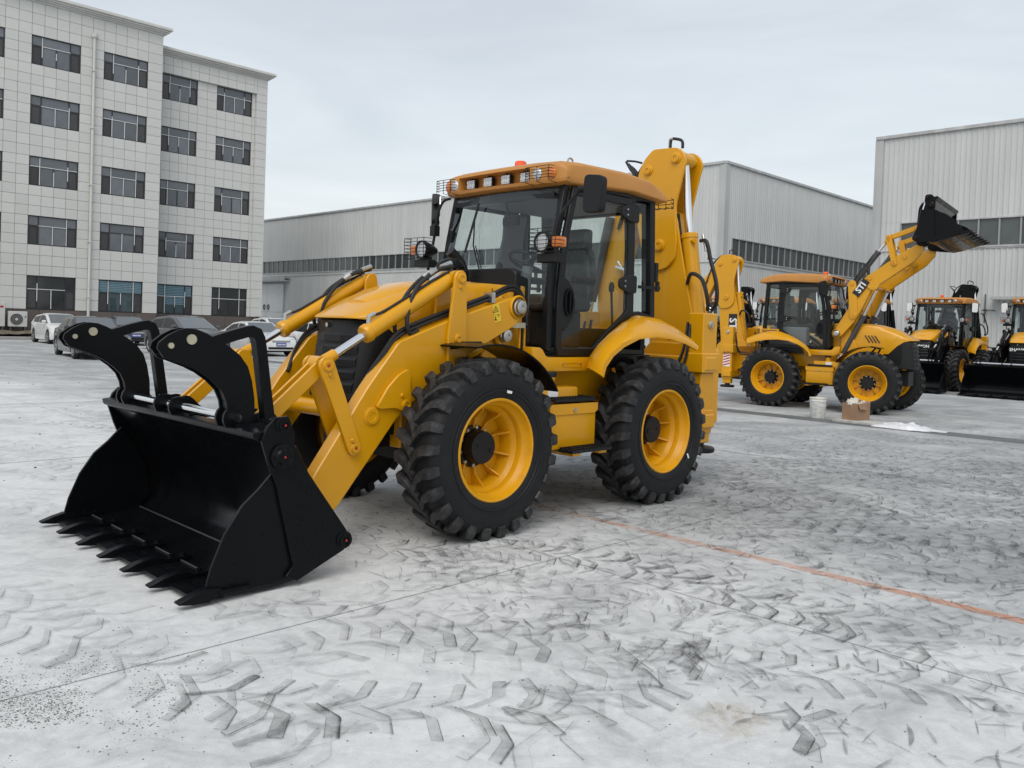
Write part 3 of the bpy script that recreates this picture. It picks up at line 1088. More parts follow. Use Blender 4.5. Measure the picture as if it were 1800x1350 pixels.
def hood_mesh():
    # stations along x: (x, half width, z side bottom, z shoulder, z crown)
    st = [(1.30, .455, 1.40, 1.955, 1.985), (1.70, .455, 1.36, 1.955, 1.985), (1.98, .45, 1.34, 1.935, 1.97), (2.24, .445, 1.32, 1.89, 1.94), (2.45, .43, 1.32, 1.83, 1.885), (2.62, .41, 1.50, 1.765, 1.825), (2.76, .385, 1.60, 1.70, 1.755), (2.86, .35, 1.625, 1.66, 1.70), (2.93, .30, 1.63, 1.645, 1.665), (2.965, .22, 1.632, 1.638, 1.648)]
    rings = []
    for x, hw, zb, zs, zc in st:
        d = zs - zb
        rings.append([(x, -hw, zb), (x, -hw * 1.005, zb + d * .55), (x, -hw * .985, zs - d * .08), (x, -hw * .90, zs + (zc - zs) * .45), (x, -hw * .5, zc - (zc - zs) * .08), (x, 0, zc),
                      (x, hw * .5, zc - (zc - zs) * .08), (x, hw * .90, zs + (zc - zs) * .45), (x, hw * .985, zs - d * .08), (x, hw * 1.005, zb + d * .55), (x, hw, zb)])
    return MB().loft(rings)

def hood_panel():
    rings = []
    for x, hw, z0 in ((1.72, .25, 1.984), (2.0, .27, 1.972), (2.25, .275, 1.944), (2.5, .26, 1.875), (2.66, .22, 1.81), (2.74, .13, 1.772)):
        rings.append([(x, -hw, z0 - .02), (x, -hw + .02, z0 + .001), (x, 0, z0 + .012), (x, hw - .02, z0 + .001), (x, hw, z0 - .02)])
    return MB().loft(rings)

def grille_mesh():
    q = MB()
    def sec(z, xf):
        return [(2.36, -.405, z), (2.62, -.40, z), (xf - .12, -.372, z), (xf - .04, -.32, z), (xf, -.12, z), (xf, .12, z), (xf - .04, .32, z), (xf - .12, .372, z), (2.62, .40, z), (2.36, .405, z)]
    zs = [(1.00, 2.99), (1.08, 2.985), (1.30, 2.955), (1.50, 2.925), (1.625, 2.90)]
    q.loft([sec(z, x) for z, x in zs])
    return q

def grille_slats():
    q = MB()
    for k in range(5):
        z = 1.52 - k * .095
        xf = 3.012 - (z - 1.0) * .145
        pr = [(xf - .045, -.29, z), (xf + .006, -.11, z), (xf + .006, .11, z), (xf - .045, .29, z)]
        for a, b in zip(pr[:-1], pr[1:]):
            a2 = (a[0] - .012, a[1], a[2] - .075); b2 = (b[0] - .012, b[1], b[2] - .075)
            q.add([a, b, (b[0] + .014, b[1], b[2] - .02), (a[0] + .014, a[1], a[2] - .02), (a[0] + .010, a[1], a[2] - .072), (b[0] + .010, b[1], b[2] - .072), b2, a2],
                  [(0, 1, 2, 3), (3, 2, 5, 4), (4, 5, 6, 7), (0, 3, 4, 7), (1, 6, 5, 2), (0, 7, 6, 1)])
    return q

ARM_DOWN = [(1.505, 1.70), (1.60, 1.615), (2.27, 1.30), (2.81, .90), (3.31, .30), (3.50, .16), (3.62, .16), (3.66, .26), (3.50, .55), (3.08, 1.14), (2.81, 1.47), (2.29, 1.656), (1.60, 1.862), (1.53, 1.85), (1.49, 1.79)]
ARM_UP = [(1.40, 1.63), (1.50, 1.69), (1.77, 2.03), (1.93, 2.35), (2.09, 2.72), (2.28, 2.86), (2.94, 3.34), (3.13, 3.58), (3.10, 3.70), (3.02, 3.73), (2.60, 3.47), (2.27, 3.23), (1.93, 2.98), (1.76, 2.69), (1.65, 2.36), (1.39, 1.91), (1.32, 1.74)]

BP = (3.60, 0.20)       # lower bucket pin in the lowered pose

def bucket_parts(root, up, grapple, m, m_in, rod=True):
    if up:
        loc, ry = (3.05, 0, 3.74), -R(17)
    else:
        loc, ry = (BP[0], 0, BP[1]), 0.0
    T = lambda pts: [(x - BP[0], z - BP[1]) for x, z in pts]
    W_ = 1.19
    def shell():
        prof = T([(4.20, .905), (4.10, .80), (3.95, .62), (3.83, .44), (3.77, .28), (3.80, .15), (3.92, .07), (4.10, .045), (4.30, .050), (4.47, .052)])
        back = T([(4.44, .030), (4.30, .026), (4.10, .020), (3.90, .042), (3.775, .13), (3.745, .28), (3.80, .46), (3.92, .64), (4.07, .825), (4.16, .93)])
        return MB().prism(prof + back, 'y', -W_, W_)
    bk = ob('bucket', shell, m_in, root, (loc[0], 0, loc[2]), (0, ry, 0), key='bk_shell', ang=50)
    for sd in (1, -1):
        rear = T([(4.20, .90), (4.165, .985), (4.12, 1.03), (4.03, 1.035), (3.985, .93), (3.98, .83), (3.885, .686), (3.60, .30), (3.575, .235), (3.61, .17), (3.94, .035), (4.02, .075), (3.97, .13), (4.095, .62), (4.15, .75)])
        frontp = T([(4.10, .72), (4.02, .62), (3.90, .40), (3.86, .16), (3.96, .06), (4.10, .03), (4.47, .055), (4.50, .10), (4.475, .20), (4.40, .38), (4.30, .53), (4.20, .615)])
        ob('side_plate', lambda: mirrored(MB().prism(rear, 'y', W_ - .0015, W_ + .024), sd), m, bk, key=('bk_rear', sd), bev=.004)
        ob('clam_plate', lambda: mirrored(MB().prism(frontp, 'y', W_ - .022, W_ - .002), sd), m, bk, key=('bk_front', sd), bev=.004)
        q = MB()
        for x, z, r_ in ((4.065, .985, .05), (3.615, .235, .055)):
            pinboss(q, x - BP[0], z - BP[1], W_ + .02, r_ * .8, .03)
        ob('pivot_pin', mirrored(q, sd), m, bk)
        q = MB().lathe([(.075, 0), (.075, .02), (.05, .03), (.04, .045), (.001, .045)], (4.07 - BP[0], W_ + .02, .80 - BP[1]), (0, 1, 0), 20)
        for k in range(6):
            a = k * math.pi / 3
            q.cyl((4.07 - BP[0] + .055 * math.cos(a), W_ + .03, .80 - BP[1] + .055 * math.sin(a)), (4.07 - BP[0] + .055 * math.cos(a), W_ + .05, .80 - BP[1] + .055 * math.sin(a)), .011, n=6)
        ob('pivot_pin', mirrored(q, sd), m, bk)
        dots = MB()
        for x, z, y in ((4.065, .985, W_ + .051), (3.615, .235, W_ + .051), (4.07, .80, W_ + .066)):
            dots.cyl((x - BP[0], y, z - BP[1]), (x - BP[0], y + .004, z - BP[1]), .007, n=10)
        ob('grease_cap', mirrored(dots, sd), 'red', bk)
        # clam cylinder behind the bucket
        q = MB().cyl((3.88 - BP[0], sd * .98, .80 - BP[1]), (3.66 - BP[0], sd * .98, .38 - BP[1]), .045, n=14)
        ob('clam_cylinder', q, m, bk)
        ob('clam_rod', MB().cyl((4.0 - BP[0], sd * .98, 1.0 - BP[1]), (3.86 - BP[0], sd * .98, .77 - BP[1]), .022, n=12), 'chrome', bk)
        # hinge lugs on the back
        for yy in (.52, .68):
            ob('hinge_lug', MB().prism(round_poly(T([(3.78, .50), (3.90, .66), (4.06, .86), (4.02, .98), (3.86, 1.02), (3.76, .92), (3.54, .32), (3.52, .18), (3.62, .10), (3.76, .14), (3.735, .28)]), .05), 'y', sd * (yy - .012), sd * (yy + .012)), m, bk, key=('hlug', sd, yy))
    q = MB().prism(T([(4.40, .052), (4.56, .045), (4.56, .030), (4.40, .026)]), 'y', -W_ - .01, W_ + .01)
    ob('cutting_edge', q, m, bk, key='bk_edge')
    q = MB().prism(T([(4.14, .86), (4.235, .905), (4.245, .945), (4.15, .955), (4.10, .90)]), 'y', -W_, W_)
    ob('top_rail', q, m, bk, key='bk_rail', bev=.006)
    for k in range(7):
        y = -1.18 + 2.36 * k / 6
        def tooth():
            return MB().loft([[(4.42 - BP[0], -.036, .058 - BP[1]), (4.42 - BP[0], .036, .058 - BP[1]), (4.42 - BP[0], .033, .085 - BP[1]), (4.42 - BP[0], -.033, .085 - BP[1])],
                              [(4.50 - BP[0], -.036, .02 - BP[1]), (4.50 - BP[0], .036, .02 - BP[1]), (4.50 - BP[0], .03, .095 - BP[1]), (4.50 - BP[0], -.03, .095 - BP[1])],
                              [(4.58 - BP[0], -.034, .022 - BP[1]), (4.58 - BP[0], .034, .022 - BP[1]), (4.58 - BP[0], .03, .075 - BP[1]), (4.58 - BP[0], -.03, .075 - BP[1])],
                              [(4.665 - BP[0], -.032, .036 - BP[1]), (4.665 - BP[0], .032, .036 - BP[1]), (4.665 - BP[0], .03, .046 - BP[1]), (4.665 - BP[0], -.03, .046 - BP[1])]])
        ob('tooth', tooth, m, bk, (0, y, 0), key='bk_tooth', bev=.003)
        q2 = MB().box(4.24 - BP[0], 4.44 - BP[0], -.04, .04, .054 - BP[1], .074 - BP[1]).cyl((4.28 - BP[0], 0, .07 - BP[1]), (4.28 - BP[0], 0, .09 - BP[1]), .016, n=6).cyl((4.36 - BP[0], 0, .07 - BP[1]), (4.36 - BP[0], 0, .09 - BP[1]), .016, n=6)
        ob('tooth_shank', lambda: q2, m, bk, (0, y, 0), key='bk_shank')
    ob('weld_seam', MB().tube([(4.31 - BP[0], -W_, .054 - BP[1]), (4.31 - BP[0], W_, .054 - BP[1])], .006, 6).tube([(3.94 - BP[0], -W_, .068 - BP[1]), (3.94 - BP[0], W_, .068 - BP[1])], .007, 6), 'dark_grey', bk)
    if not rod:
        return bk
    # clamp rod across the top and its brackets
    for yc in (-.80, -.12, .12, .80):
        for dy in (-.05, .05):
            if abs(yc) < .2 and dy > 0:
                continue
            br = round_poly(T([(4.02, .90), (4.02, .98), (4.13, 1.06), (4.24, 1.06), (4.27, .99), (4.22, .90)]), .05)
            ob('rod_bracket', MB().prism(br, 'y', -.011, .011), m, bk, (0, yc + dy, 0), key='rodbr')
        ob('bracket_foot', MB().box(3.98 - BP[0], 4.2 - BP[0], -.13, .13, .935 - BP[1], .962 - BP[1]).cyl((4.02 - BP[0], -.1, .96 - BP[1]), (4.02 - BP[0], -.1, .985 - BP[1]), .015, n=6).cyl((4.02 - BP[0], .1, .96 - BP[1]), (4.02 - BP[0], .1, .985 - BP[1]), .015, n=6), m, bk, (0, yc, 0), key='rodfoot')
    ob('clamp_rod', MB().cyl((4.19 - BP[0], -.88, 1.0 - BP[1]), (4.19 - BP[0], .90, 1.0 - BP[1]), .027, n=16), 'chrome', bk, key='clamprod')
    if not grapple:
        return bk
    out = [(4.67, 1.42), (4.66, 1.455), (4.61, 1.495), (4.55, 1.525), (4.50, 1.537), (4.44, 1.532), (4.38, 1.51), (4.23, 1.43), (4.16, 1.375), (4.11, 1.31), (4.08, 1.22), (4.06, 1.11), (4.055, 1.0), (4.055, .905),
           (4.10, .915), (4.21, .94), (4.245, .99), (4.235, 1.04), (4.245, 1.10), (4.275, 1.165), (4.33, 1.22), (4.40, 1.27), (4.47, 1.305), (4.63, 1.365)]
    for sd in (1, -1):
        yc = sd * .80
        ga = ob('grapple_arm', MB().prism(T(out), 'y', -.058, -.040), m, bk, (0, yc, 0), key='ga_plate1', bev=.003)
        ob('grapple_plate', MB().prism(T(out), 'y', .040, .058), m, bk, (0, yc, 0), key='ga_plate2', bev=.003)
        web = [(4.64, 1.38), (4.47, 1.318), (4.40, 1.283), (4.322, 1.232), (4.262, 1.172), (4.232, 1.10), (4.222, 1.04)]
        w2 = [(x - .012, z + .012) for x, z in web]
        ob('grapple_web', MB().prism(T(web + w2[::-1]), 'y', -.0395, .0395), m, bk, (0, yc, 0), key='ga_web')
        q = MB()
        for x, z, r_ in ((4.475, 1.472, .030), (4.595, 1.435, .017)):
            q.cyl((x - BP[0], -.075, z - BP[1]), (x - BP[0], .072, z - BP[1]), r_, n=20)
        ob('grapple_pin', q, 'zinc', bk, (0, yc, 0), key='ga_pin')
        pth = [(4.34, 1.455), (4.20, 1.50), (4.12, 1.522), (4.085, 1.528), (4.05, 1.515), (4.03, 1.48), (4.02, 1.43), (3.985, 1.20), (3.945, .95)]
        pth = [(x - BP[0], 0, z - BP[1]) for x, z in pth]
        ob('hoop', MB().tube(pth, .048, sq=True), m, bk, (0, yc + .02, 0), key='ga_hoop')
    return bk

def hose(name, pts, r, root, m='hose', k=7):
    return ob(name, MB().tube(smooth_path(pts, k), r, 8), m, root)

def backhoe(root, up=False, arm_m='yellow', grapple=True, steer=0.0, boom_m='yellow', brand=False, shan=False, hoses=True, detail=True):
    # ---- chassis, axles, wheels
    q = MB().box(-1.0, 2.55, -.38, .38, .62, 1.08).box(.1, 1.6, -.55, .55, .95, 1.30).box(1.55, 2.35, -.48, .48, 1.0, 1.32)
    q.prism([(1.45, 1.05), (1.45, 1.82), (1.62, 1.88), (1.78, 1.50), (1.95, 1.05)], 'y', .40, .52)
    q.prism([(1.45, 1.05), (1.45, 1.82), (1.62, 1.88), (1.78, 1.50), (1.95, 1.05)], 'y', -.52, -.40)
    ob('chassis', q, 'yellow', root, key='chassis', bev=.01)
    for x in (0, WB):
        q = MB().loft([[(x + a * r_, y, ZC + b * r_) for a, b in ((-1, -1), (1, -1), (1, 1), (-1, 1))] for y, r_ in ((-.86, .10), (-.5, .10), (-.22, .19), (.22, .19), (.5, .10), (.86, .10))])
        ob('axle', q, 'black_plastic', root, bev=.02)
    if detail:
        ob('axle_bracket', MB().box(1.95, 2.6, -.3, .3, .72, .98).box(2.5, 2.85, -.25, .25, .62, .95), 'black_plastic', root, bev=.01, key='axbr')
    for x in (0, WB):
        for sd in (1, -1):
            wheel(root, x, sd, steer if x else 0.0, rnd.uniform(0, 6))
    # ---- hood and grille
    hd = ob('hood', hood_mesh, 'yellow', root, key='hood', bev=0.0, ang=48)
    ob('hood_panel', hood_panel, 'yellow', hd, key='hoodp', ang=40)
    ob('rear_cowl', MB().box(1.27, 1.47, -.462, .462, 1.40, 1.972), 'yellow', hd, key='cowl', bev=.02, seg=2)
    for sd in (1, -1):
        q = MB()
        for k in range(4):
            q.bar((1.95 + k * .07, sd * .456, 1.72), (2.06 + k * .07, sd * .456, 1.56), .012, .02)
        ob('hood_vent', q, 'black_decal', hd, key=('hvent', sd))
    gr = ob('grille', grille_mesh, 'black_plastic', root, key='grille', bev=.012)
    ob('grille_slat', grille_slats, 'black_plastic', gr, key='gslat')
    ob('grille_lock', MB().cyl((2.895, -.12, 1.575), (2.93, -.12, 1.575), .018, n=12), 'steel', gr, key='glock')
    for sd in (1, -1):
        q = MB()
        for k in range(7):
            q.box(2.44, 2.72, sd * .404 - .004, sd * .404 + .004, 1.12 + k * .06, 1.155 + k * .06)
        ob('side_louvre', q, 'black_plastic', gr, key=('slou', sd))
    if shan:
        t = ob('lettering', text_mesh('SHANMON', .13, .003, .004), 'white_decal', gr)
        t.matrix_local = Matrix.Translation((2.955, 0, 1.42)) @ Matrix(((0, 0, 1, 0), (1, 0, 0, 0), (0, 1, 0, 0), (0, 0, 0, 1)))
    ob('precleaner', MB().lathe([(.055, -.22), (.055, 0), (.12, .005), (.125, .025), (.115, .05), (.075, .085), (.03, .10), (.001, .102)], (1.80, .05, 2.09), (0, 0, 1), 24), 'black_gloss', root, key='precl', ang=40)
    ob('exhaust', MB().tube(smooth_path([(1.50, -.12, 1.90), (1.50, -.12, 2.08), (1.54, -.13, 2.18), (1.64, -.15, 2.27)], 5), .05, 14), 'black_plastic', root, key='exh')

    # ---- cab
    q = MB()
    for sd in (1, -1):
        def pil(x0, z0, x1, z1, wx, wy=.05, yo=.735):
            q.bar((x0, sd * yo, z0), (x1, sd * (yo - .005), z1), wy, wx, (0, 1, 0)) if False else q.prism([(x0 - wx / 2, z0), (x0 + wx / 2, z0), (x1 + wx / 2, z1), (x1 - wx / 2, z1)], 'y', sd * (yo - wy), sd * yo)
        q.prism([(1.20, 1.40), (1.275, 1.42), (1.26, 1.95), (1.20, 2.40), (1.10, 2.885), (1.03, 2.885), (1.14, 2.4), (1.19, 1.9)], 'y', sd * .665, sd * .735)
        q.prism([(.04, 1.72), (.12, 1.76), (.13, 2.4), (.17, 2.885), (.07, 2.885)], 'y', sd * .66, sd * .735)
        q.prism([(-.31, 1.70), (-.24, 1.70), (-.17, 2.885), (-.25, 2.885)], 'y', sd * .62, sd * .735)
        q.prism([(-.25, 2.87), (1.08, 2.87), (1.08, 2.91), (-.25, 2.91)], 'y', sd * .60, sd * .735)
        q.prism([(-.31, 1.60), (.12, 1.60), (.12, 1.775), (-.05, 1.80), (-.31, 1.76)], 'y', sd * .68, sd * .734)
    q.box(1.02, 1.10, -.665, .665, 2.80, 2.90)
    q.box(-.26, -.18, -.62, .62, 2.78, 2.90).box(-.32, -.25, -.62, .62, 1.25, 1.62)
    q.box(-.30, 1.25, -.70, .70, 1.25, 1.375)
    ob('cab_frame', q, 'black_frame', root, key='cabframe', bev=.006)
    ob('cab_floor', MB().box(-.24, 1.18, -.64, .64, 1.38, 1.42), 'dark_grey', root, key='cabfl')
    ob('headliner', MB().box(-.2, 1.02, -.6, .6, 2.80, 2.86), 'interior_grey', root, key='headl')
    if arm_m == 'yellow' and not up:
        ob('pillar_liner', MB().prism([(.20, 1.42), (.58, 1.42), (.57, 2.15), (.47, 2.52), (.45, 2.80), (.12, 2.80), (.17, 2.5)], 'y', -.70, -.645), 'interior_grey', root, key='pliner', bev=.02)
    # windscreen: one big pane bowed forward, reaching down beside the hood
    ws = []
    ny = 10
    for z, x in ((1.45, 1.275), (1.70, 1.272), (1.95, 1.262), (2.2, 1.235), (2.45, 1.19), (2.7, 1.135), (2.85, 1.10)):
        ws.append([(x + .07 * (1 - (y / .7) ** 2), y, z) for y in [-.69 + 1.38 * i / ny for i in range(ny + 1)]])
    ob('windscreen', MB().loft(ws, caps=False, closed=False), 'cab_glass', root, key='wscr')
    q = MB().box(1.10, 1.16, -.66, .66, 2.76, 2.80)
    ob('sun_band', q, 'black_frame', root, key='sunband')
    ob('rear_window', MB().add([(-.235, -.61, 2.80), (-.235, .61, 2.80), (-.29, .61, 1.64), (-.29, -.61, 1.64)], [(0, 1, 2, 3)]), 'cab_glass', root, key='rwin')
    for sd in (1, -1):
        inn = inset(DOOR, .075)
        d = ob('door', lambda: mirrored(MB().ring(DOOR, inn, 'y', .735, .775), sd), 'black_frame', root, key=('door', sd), bev=.008)
        ob('door_glass', lambda: mirrored(MB().face(inset(DOOR, .07), 'y', .757), sd), 'cab_glass', d, key=('doorg', sd))
        for z in (2.72, 2.05):
            ob('hinge', lambda: mirrored(MB().prism(round_poly([(.36, z - .04), (.36, z + .04), (.22, z + .085), (.09, z + .085), (.09, z - .085), (.22, z - .085)], .03), 'y', .774, .80), sd), 'black_plastic', d, key=('hinge', sd, z), bev=.006)
        q = MB()
        for z in (2.72, 2.05):
            for dz in (-.025, .025):
                q.cyl((.28, .80, z + dz), (.28, .808, z + dz), .010, n=8)
        ob('hinge_bolt', mirrored(q, sd), 'steel', d, key=('hbolt', sd))
        # lower door trim with the pull handle
        q = MB().prism(round_poly([(1.15, 1.62), (1.15, 2.05), (1.06, 2.05), (.98, 1.95), (.94, 1.82), (.97, 1.70), (1.08, 1.58)], .04), 'y', .745, .772)
        ob('door_trim', mirrored(q, sd), 'black_frame', d, key=('dtrim', sd), bev=.006)
        q = MB().ring([(1.045 + .062 * math.cos(t * math.pi / 8), 1.84 + .125 * math.sin(t * math.pi / 8)) for t in range(16)],
                      [(1.045 + .046 * math.cos(t * math.pi / 8), 1.84 + .105 * math.sin(t * math.pi / 8)) for t in range(16)], 'y', .771, .785)
        q.bar((1.045, .783, 1.75), (1.045, .783, 1.93), .025, .02)
        ob('door_handle', mirrored(q, sd), 'black_gloss', d, key=('dhand', sd))
        qw = [(.035, 2.85), (-.165, 2.85), (-.24, 1.80), (-.03, 1.81), (.03, 1.78)]
        ob('side_window', mirrored(MB().face(qw, 'y', .703), sd), 'cab_glass', root, key=('qwin', sd))
        q = MB().bar((.02, .765, 2.035), (-.28, .80, 2.035), .02, .03).cyl((-.24, .80, 2.0), (-.24, .80, 2.10), .022, n=10).bar((-.2, .81, 2.09), (-.2, .81, 2.28), .02, .04)
        ob('window_latch', mirrored(q, sd), 'black_plastic', root, key=('wlat', sd))
    # inside
    st_ = ob('seat', MB().box(.10, .62, -.26, .26, 1.78, 1.94), 'seat_cloth', root, key='seat', bev=.05, seg=3)
    ob('seat_back', MB().loft([[(.10 + x, y, z) for x, y in ((-.07, -w_), (.07, -w_), (.07, w_), (-.07, w_))] for x0, z, w_ in ((0, 1.88, .24), (0, 2.0, .27), (0, 2.3, .25), (0, 2.42, .21))]), 'seat_wrap', st_, key='seatb', bev=.04, seg=3)
    ob('headrest', MB().box(.0, .13, -.17, .17, 2.40, 2.62), 'seat_wrap', st_, key='headr', bev=.04, seg=3)
    ob('seat_base', MB().box(.18, .52, -.2, .2, 1.42, 1.78), 'black_plastic', st_, key='seatba', bev=.02)
    for sd in (1, -1):
        ob('armrest', MB().box(.12, .46, sd * .30 - .035, sd * .30 + .035, 2.05, 2.12), 'black_plastic', st_, key=('armr', sd), bev=.02)
    sc = ob('dashboard', MB().loft([[(1.05, y, 1.42), (1.24, y, 1.42), (1.25, y, 2.02), (1.20, y, 2.09), (1.06, y, 2.06)] for y in (-.28, .30)]), 'black_plastic', root, key='dash', bev=.03, seg=2)
    ob('scuttle', MB().prism(round_poly([(-.30, 1.80), (.48, 1.80), (.48, 2.09), (.40, 2.125), (-.22, 2.125), (-.30, 2.08)], .05), 'x', 1.345, 1.42), 'black_plastic', root, key='scut', bev=.01)
    ob('steering_column', MB().cyl((.98, .1, 1.45), (.88, .1, 2.18), .075, .05, 14), 'interior_grey', root, key='scol')
    t = []
    c0 = Vector((.86, .1, 2.23)); ax = Vector((-.42, 0, .9)).normalized(); a1 = Vector((0, 1, 0)); a2 = ax.cross(a1)
    ring_ = [c0 + (a1 * math.cos(2 * math.pi * i / 28) + a2 * math.sin(2 * math.pi * i / 28)) * .20 for i in range(29)]
    q = MB().tube(ring_, .018, 8)
    for an in (90, 210, 330):
        q.bar(c0 - ax * .03, c0 + (a1 * math.cos(R(an)) + a2 * math.sin(R(an))) * .195, .05, .014, tuple(ax))
    q.cyl(c0 - ax * .05, c0 + ax * .0, .05, n=14)
    ob('steering_wheel', q, 'black_plastic', root, key='steer')
    for (x, y) in ((.55, -.42), (.48, -.48), (-.05, .42)):
        ob('lever', MB().cyl((x, y, 1.5), (x + .05, y, 2.0), .012, n=8).lathe([(.001, 0), (.025, .01), (.03, .05), (.018, .1), (.001, .11)], (x + .05, y, 1.98), (0, 0, 1), 10), 'black_plastic', root)
    ob('interior_mirror', MB().box(.88, .92, -.22, -.02, 2.58, 2.66).cyl((.93, -.12, 2.66), (.98, -.12, 2.80), .012, n=8), 'black_plastic', root, key='imir', bev=.01)
    ob('side_console', MB().box(-.18, .7, -.62, -.36, 1.42, 1.86), 'interior_grey', root, key='scons', bev=.03)

    # ---- roof with lamps
    rf = ob('roof', roof_mesh, 'roof_tan', root, key='roof', bev=.008, seg=2, ang=50)
    for y in (-.42, -.17, .07, .31):
        def led():
            q = MB().box(-.04, .008, -.056, .056, -.043, .043)
            q.box(-.02, .0, -.02, .02, .043, .058)
            return q
        L = ob('work_light', led, 'black_plastic', rf, (1.175 - .05 * (y / .78) ** 2, y, 2.962), key='led', bev=.006)
        def ledlens():
            q = MB()
            for i in range(4):
                for j in range(2):
                    q.lathe([(.0125, 0), (.011, .006), (.001, .004)], (.009, -.04 + i * .0265, -.019 + j * .038), (1, 0, 0), 8)
            q.box(.007, .0095, -.052, .052, -.039, .039)
            return q
        ob('lamp_face', ledlens, 'lamp_lens', rf, (1.175 - .05 * (y / .78) ** 2, y, 2.962), key='ledl')
    for y, m in ((.50, 'lamp_lens'), (.655, 'amber'), (-.61, 'lamp_lens'), (-.72, 'amber')):
        bow = .05 * (y / .78) ** 2
        x = 1.232 - bow
        ob('round_lamp', MB().lathe([(.052, -.02), (.052, .006), (.045, .010), (.045, .006), (.03, .016), (.001, .02)], (x, y, 2.965), (1, 0 if abs(y) < .7 else -.25, 0), 20), m, rf)
    for y0, y1 in ((.42, .735), (-.79, -.55)):
        q = MB()
        x = 1.30
        for z in (2.91, 2.935, 2.96, 2.985, 3.01):
            q.tube([(x - .05, y0, z), (x, y0 + .02, z), (x, y1 - .02, z), (x - .05, y1, z)], .0032, 5)
        for y in (y0 + .02, (y0 + y1) / 2, y1 - .02):
            q.tube([(1.19, y, 2.872), (x, y, 2.88), (x, y, 3.01)], .0035, 5)
        ob('lamp_guard', q, 'black_plastic', rf)
    ob('beacon', MB().lathe([(.055, 0), (.055, .03), (.058, .035), (.056, .075), (.045, .085), (.001, .086)], (.90, -.02, 3.10), (0, 0, 1), 18), 'beacon', rf, key='beac')
    ob('lifting_eye', MB().tube([(.80 + .035 * math.cos(t * math.pi / 6), .52, 3.135 + .035 * math.sin(t * math.pi / 6)) for t in range(13)], .009, 6), 'steel', rf, key='eye')
    q = MB()
    for z in (2.86, 2.90, 2.94):
        q.tube([(-.44, .55, z), (-.52, .58, z), (-.52, .76, z), (-.42, .80, z)], .004, 5)
    for y in (.58, .67, .76):
        q.tube([(-.40, y, 2.85), (-.52, y, 2.85), (-.52, y, 2.95)], .004, 5)
    ob('lamp_guard', q, 'black_plastic', rf, key='rguard')
    # ---- mirrors and side work lamps
    for sd in (1, -1):
        yo = 1.10 if sd > 0 else .98
        mr = ob('mirror', mirrored(MB().loft([[(x, y * k + yo, z * k + 2.755) for y, z in round_poly([(-.10, -.16), (.09, -.17), (.105, .14), (-.09, .165)], .05)] for x, k in ((1.12, .75), (1.10, .98), (1.16, 1.0), (1.175, .97))]).tube([(1.14, yo - .1, 2.80), (1.15, yo - .16, 2.80)], .03, 8), sd), 'black_plastic', root)
        if shan:
            ob('mirror_front', mirrored(MB().prism(round_poly([(yo - .09, 2.60), (yo + .082, 2.595), (yo + .095, 2.89), (yo - .082, 2.91)], .045), 'x', 1.176, 1.18), sd), 'white_decal', mr)  # plain white face on the front of the mirror housing
        ob('mirror_glass', mirrored(MB().prism(round_poly([(yo - .085, 2.60), (yo + .078, 2.595), (yo + .09, 2.89), (yo - .078, 2.905)], .045), 'x', 1.094, 1.098), sd), 'mirror', mr)
        if sd > 0:
            pth = [(1.20, .735, 2.42), (1.22, .80, 2.58), (1.19, .86, 2.68), (1.15, .95, 2.80)]
        else:
            pth = [(1.18, .70, 2.85), (1.22, .76, 2.82), (1.25, .80, 2.70), (1.25, .84, 2.50), (1.27, .86, 2.30), (1.30, .87, 2.10), (1.30, .84, 1.95)]
        ob('mirror_arm', mirrored(MB().tube(smooth_path(pth, 4), .014, 8), sd), 'black_plastic', root)
        if sd < 0 and not shan:
            c0_ = Vector((1.15, -yo, 2.755))
            mr.matrix_local = Matrix.Translation(c0_) @ Matrix.Rotation(R(-38), 4, 'Z') @ Matrix.Rotation(R(12), 4, 'X') @ Matrix.Translation(-c0_)
        if sd < 0:
            ob('mirror_arm', MB().tube([(1.25, -.835, 2.53), (1.22, -.90, 2.56), (1.19, -.91, 2.66), (1.16, -.94, 2.70)], .012, 8).box(1.22, 1.29, -.87, -.80, 2.48, 2.58), 'black_plastic', root)
        ylp = .80
        wl = ob('side_lamp', mirrored(MB().lathe([(.03, -.16), (.06, -.10), (.082, -.02), (.088, .0), (.088, .034), (.076, .036), (.076, .01)], (1.42, ylp, 2.33), (1, 0, 0), 26), sd), 'black_plastic', root, key=('sl', sd))
        ob('lamp_lens', mirrored(MB().lathe([(.074, .0), (.074, .024), (.05, .030), (.001, .032)], (1.42, ylp, 2.33), (1, 0, 0), 26), sd), 'lamp_lens', wl, key=('sll', sd))
        ob('indicator', mirrored(MB().box(1.34, 1.44, ylp + .10, ylp + .19, 2.285, 2.375), sd), 'amber', wl, key=('sli', sd), bev=.02, seg=2)
        ob('lamp_bracket', mirrored(MB().box(1.32, 1.42, ylp - .08, ylp + .14, 2.16, 2.235).bar((1.22, .72, 2.2), (1.36, ylp, 2.2), .03, .04).box(1.35, 1.39, ylp - .03, ylp + .10, 2.22, 2.30), sd), 'black_plastic', wl, key=('slb', sd), bev=.006)
        q = MB()
        x = 1.50
        for k in range(7):
            z = 2.24 + k * .033
            q.tube([(x - .1, ylp - .10, z), (x, ylp - .10, z), (x, ylp + .20, z), (x - .1, ylp + .21, z)], .003, 5)
        for y in (-.10, .0, .10, .20):
            q.tube([(x, ylp + y, 2.24), (x, ylp + y, 2.438)], .0035, 5)
        ob('lamp_guard', mirrored(q, sd), 'black_plastic', wl, key=('slg', sd))
    # wiper
    q = MB().tube([(1.36, .0, 1.99), (1.31, -.20, 2.35), (1.25, -.26, 2.62)], .008, 6).bar((1.295, -.33, 2.30), (1.235, -.22, 2.76), .012, .02).tube([(1.36, .03, 1.99), (1.31, -.17, 2.35)], .006, 6)
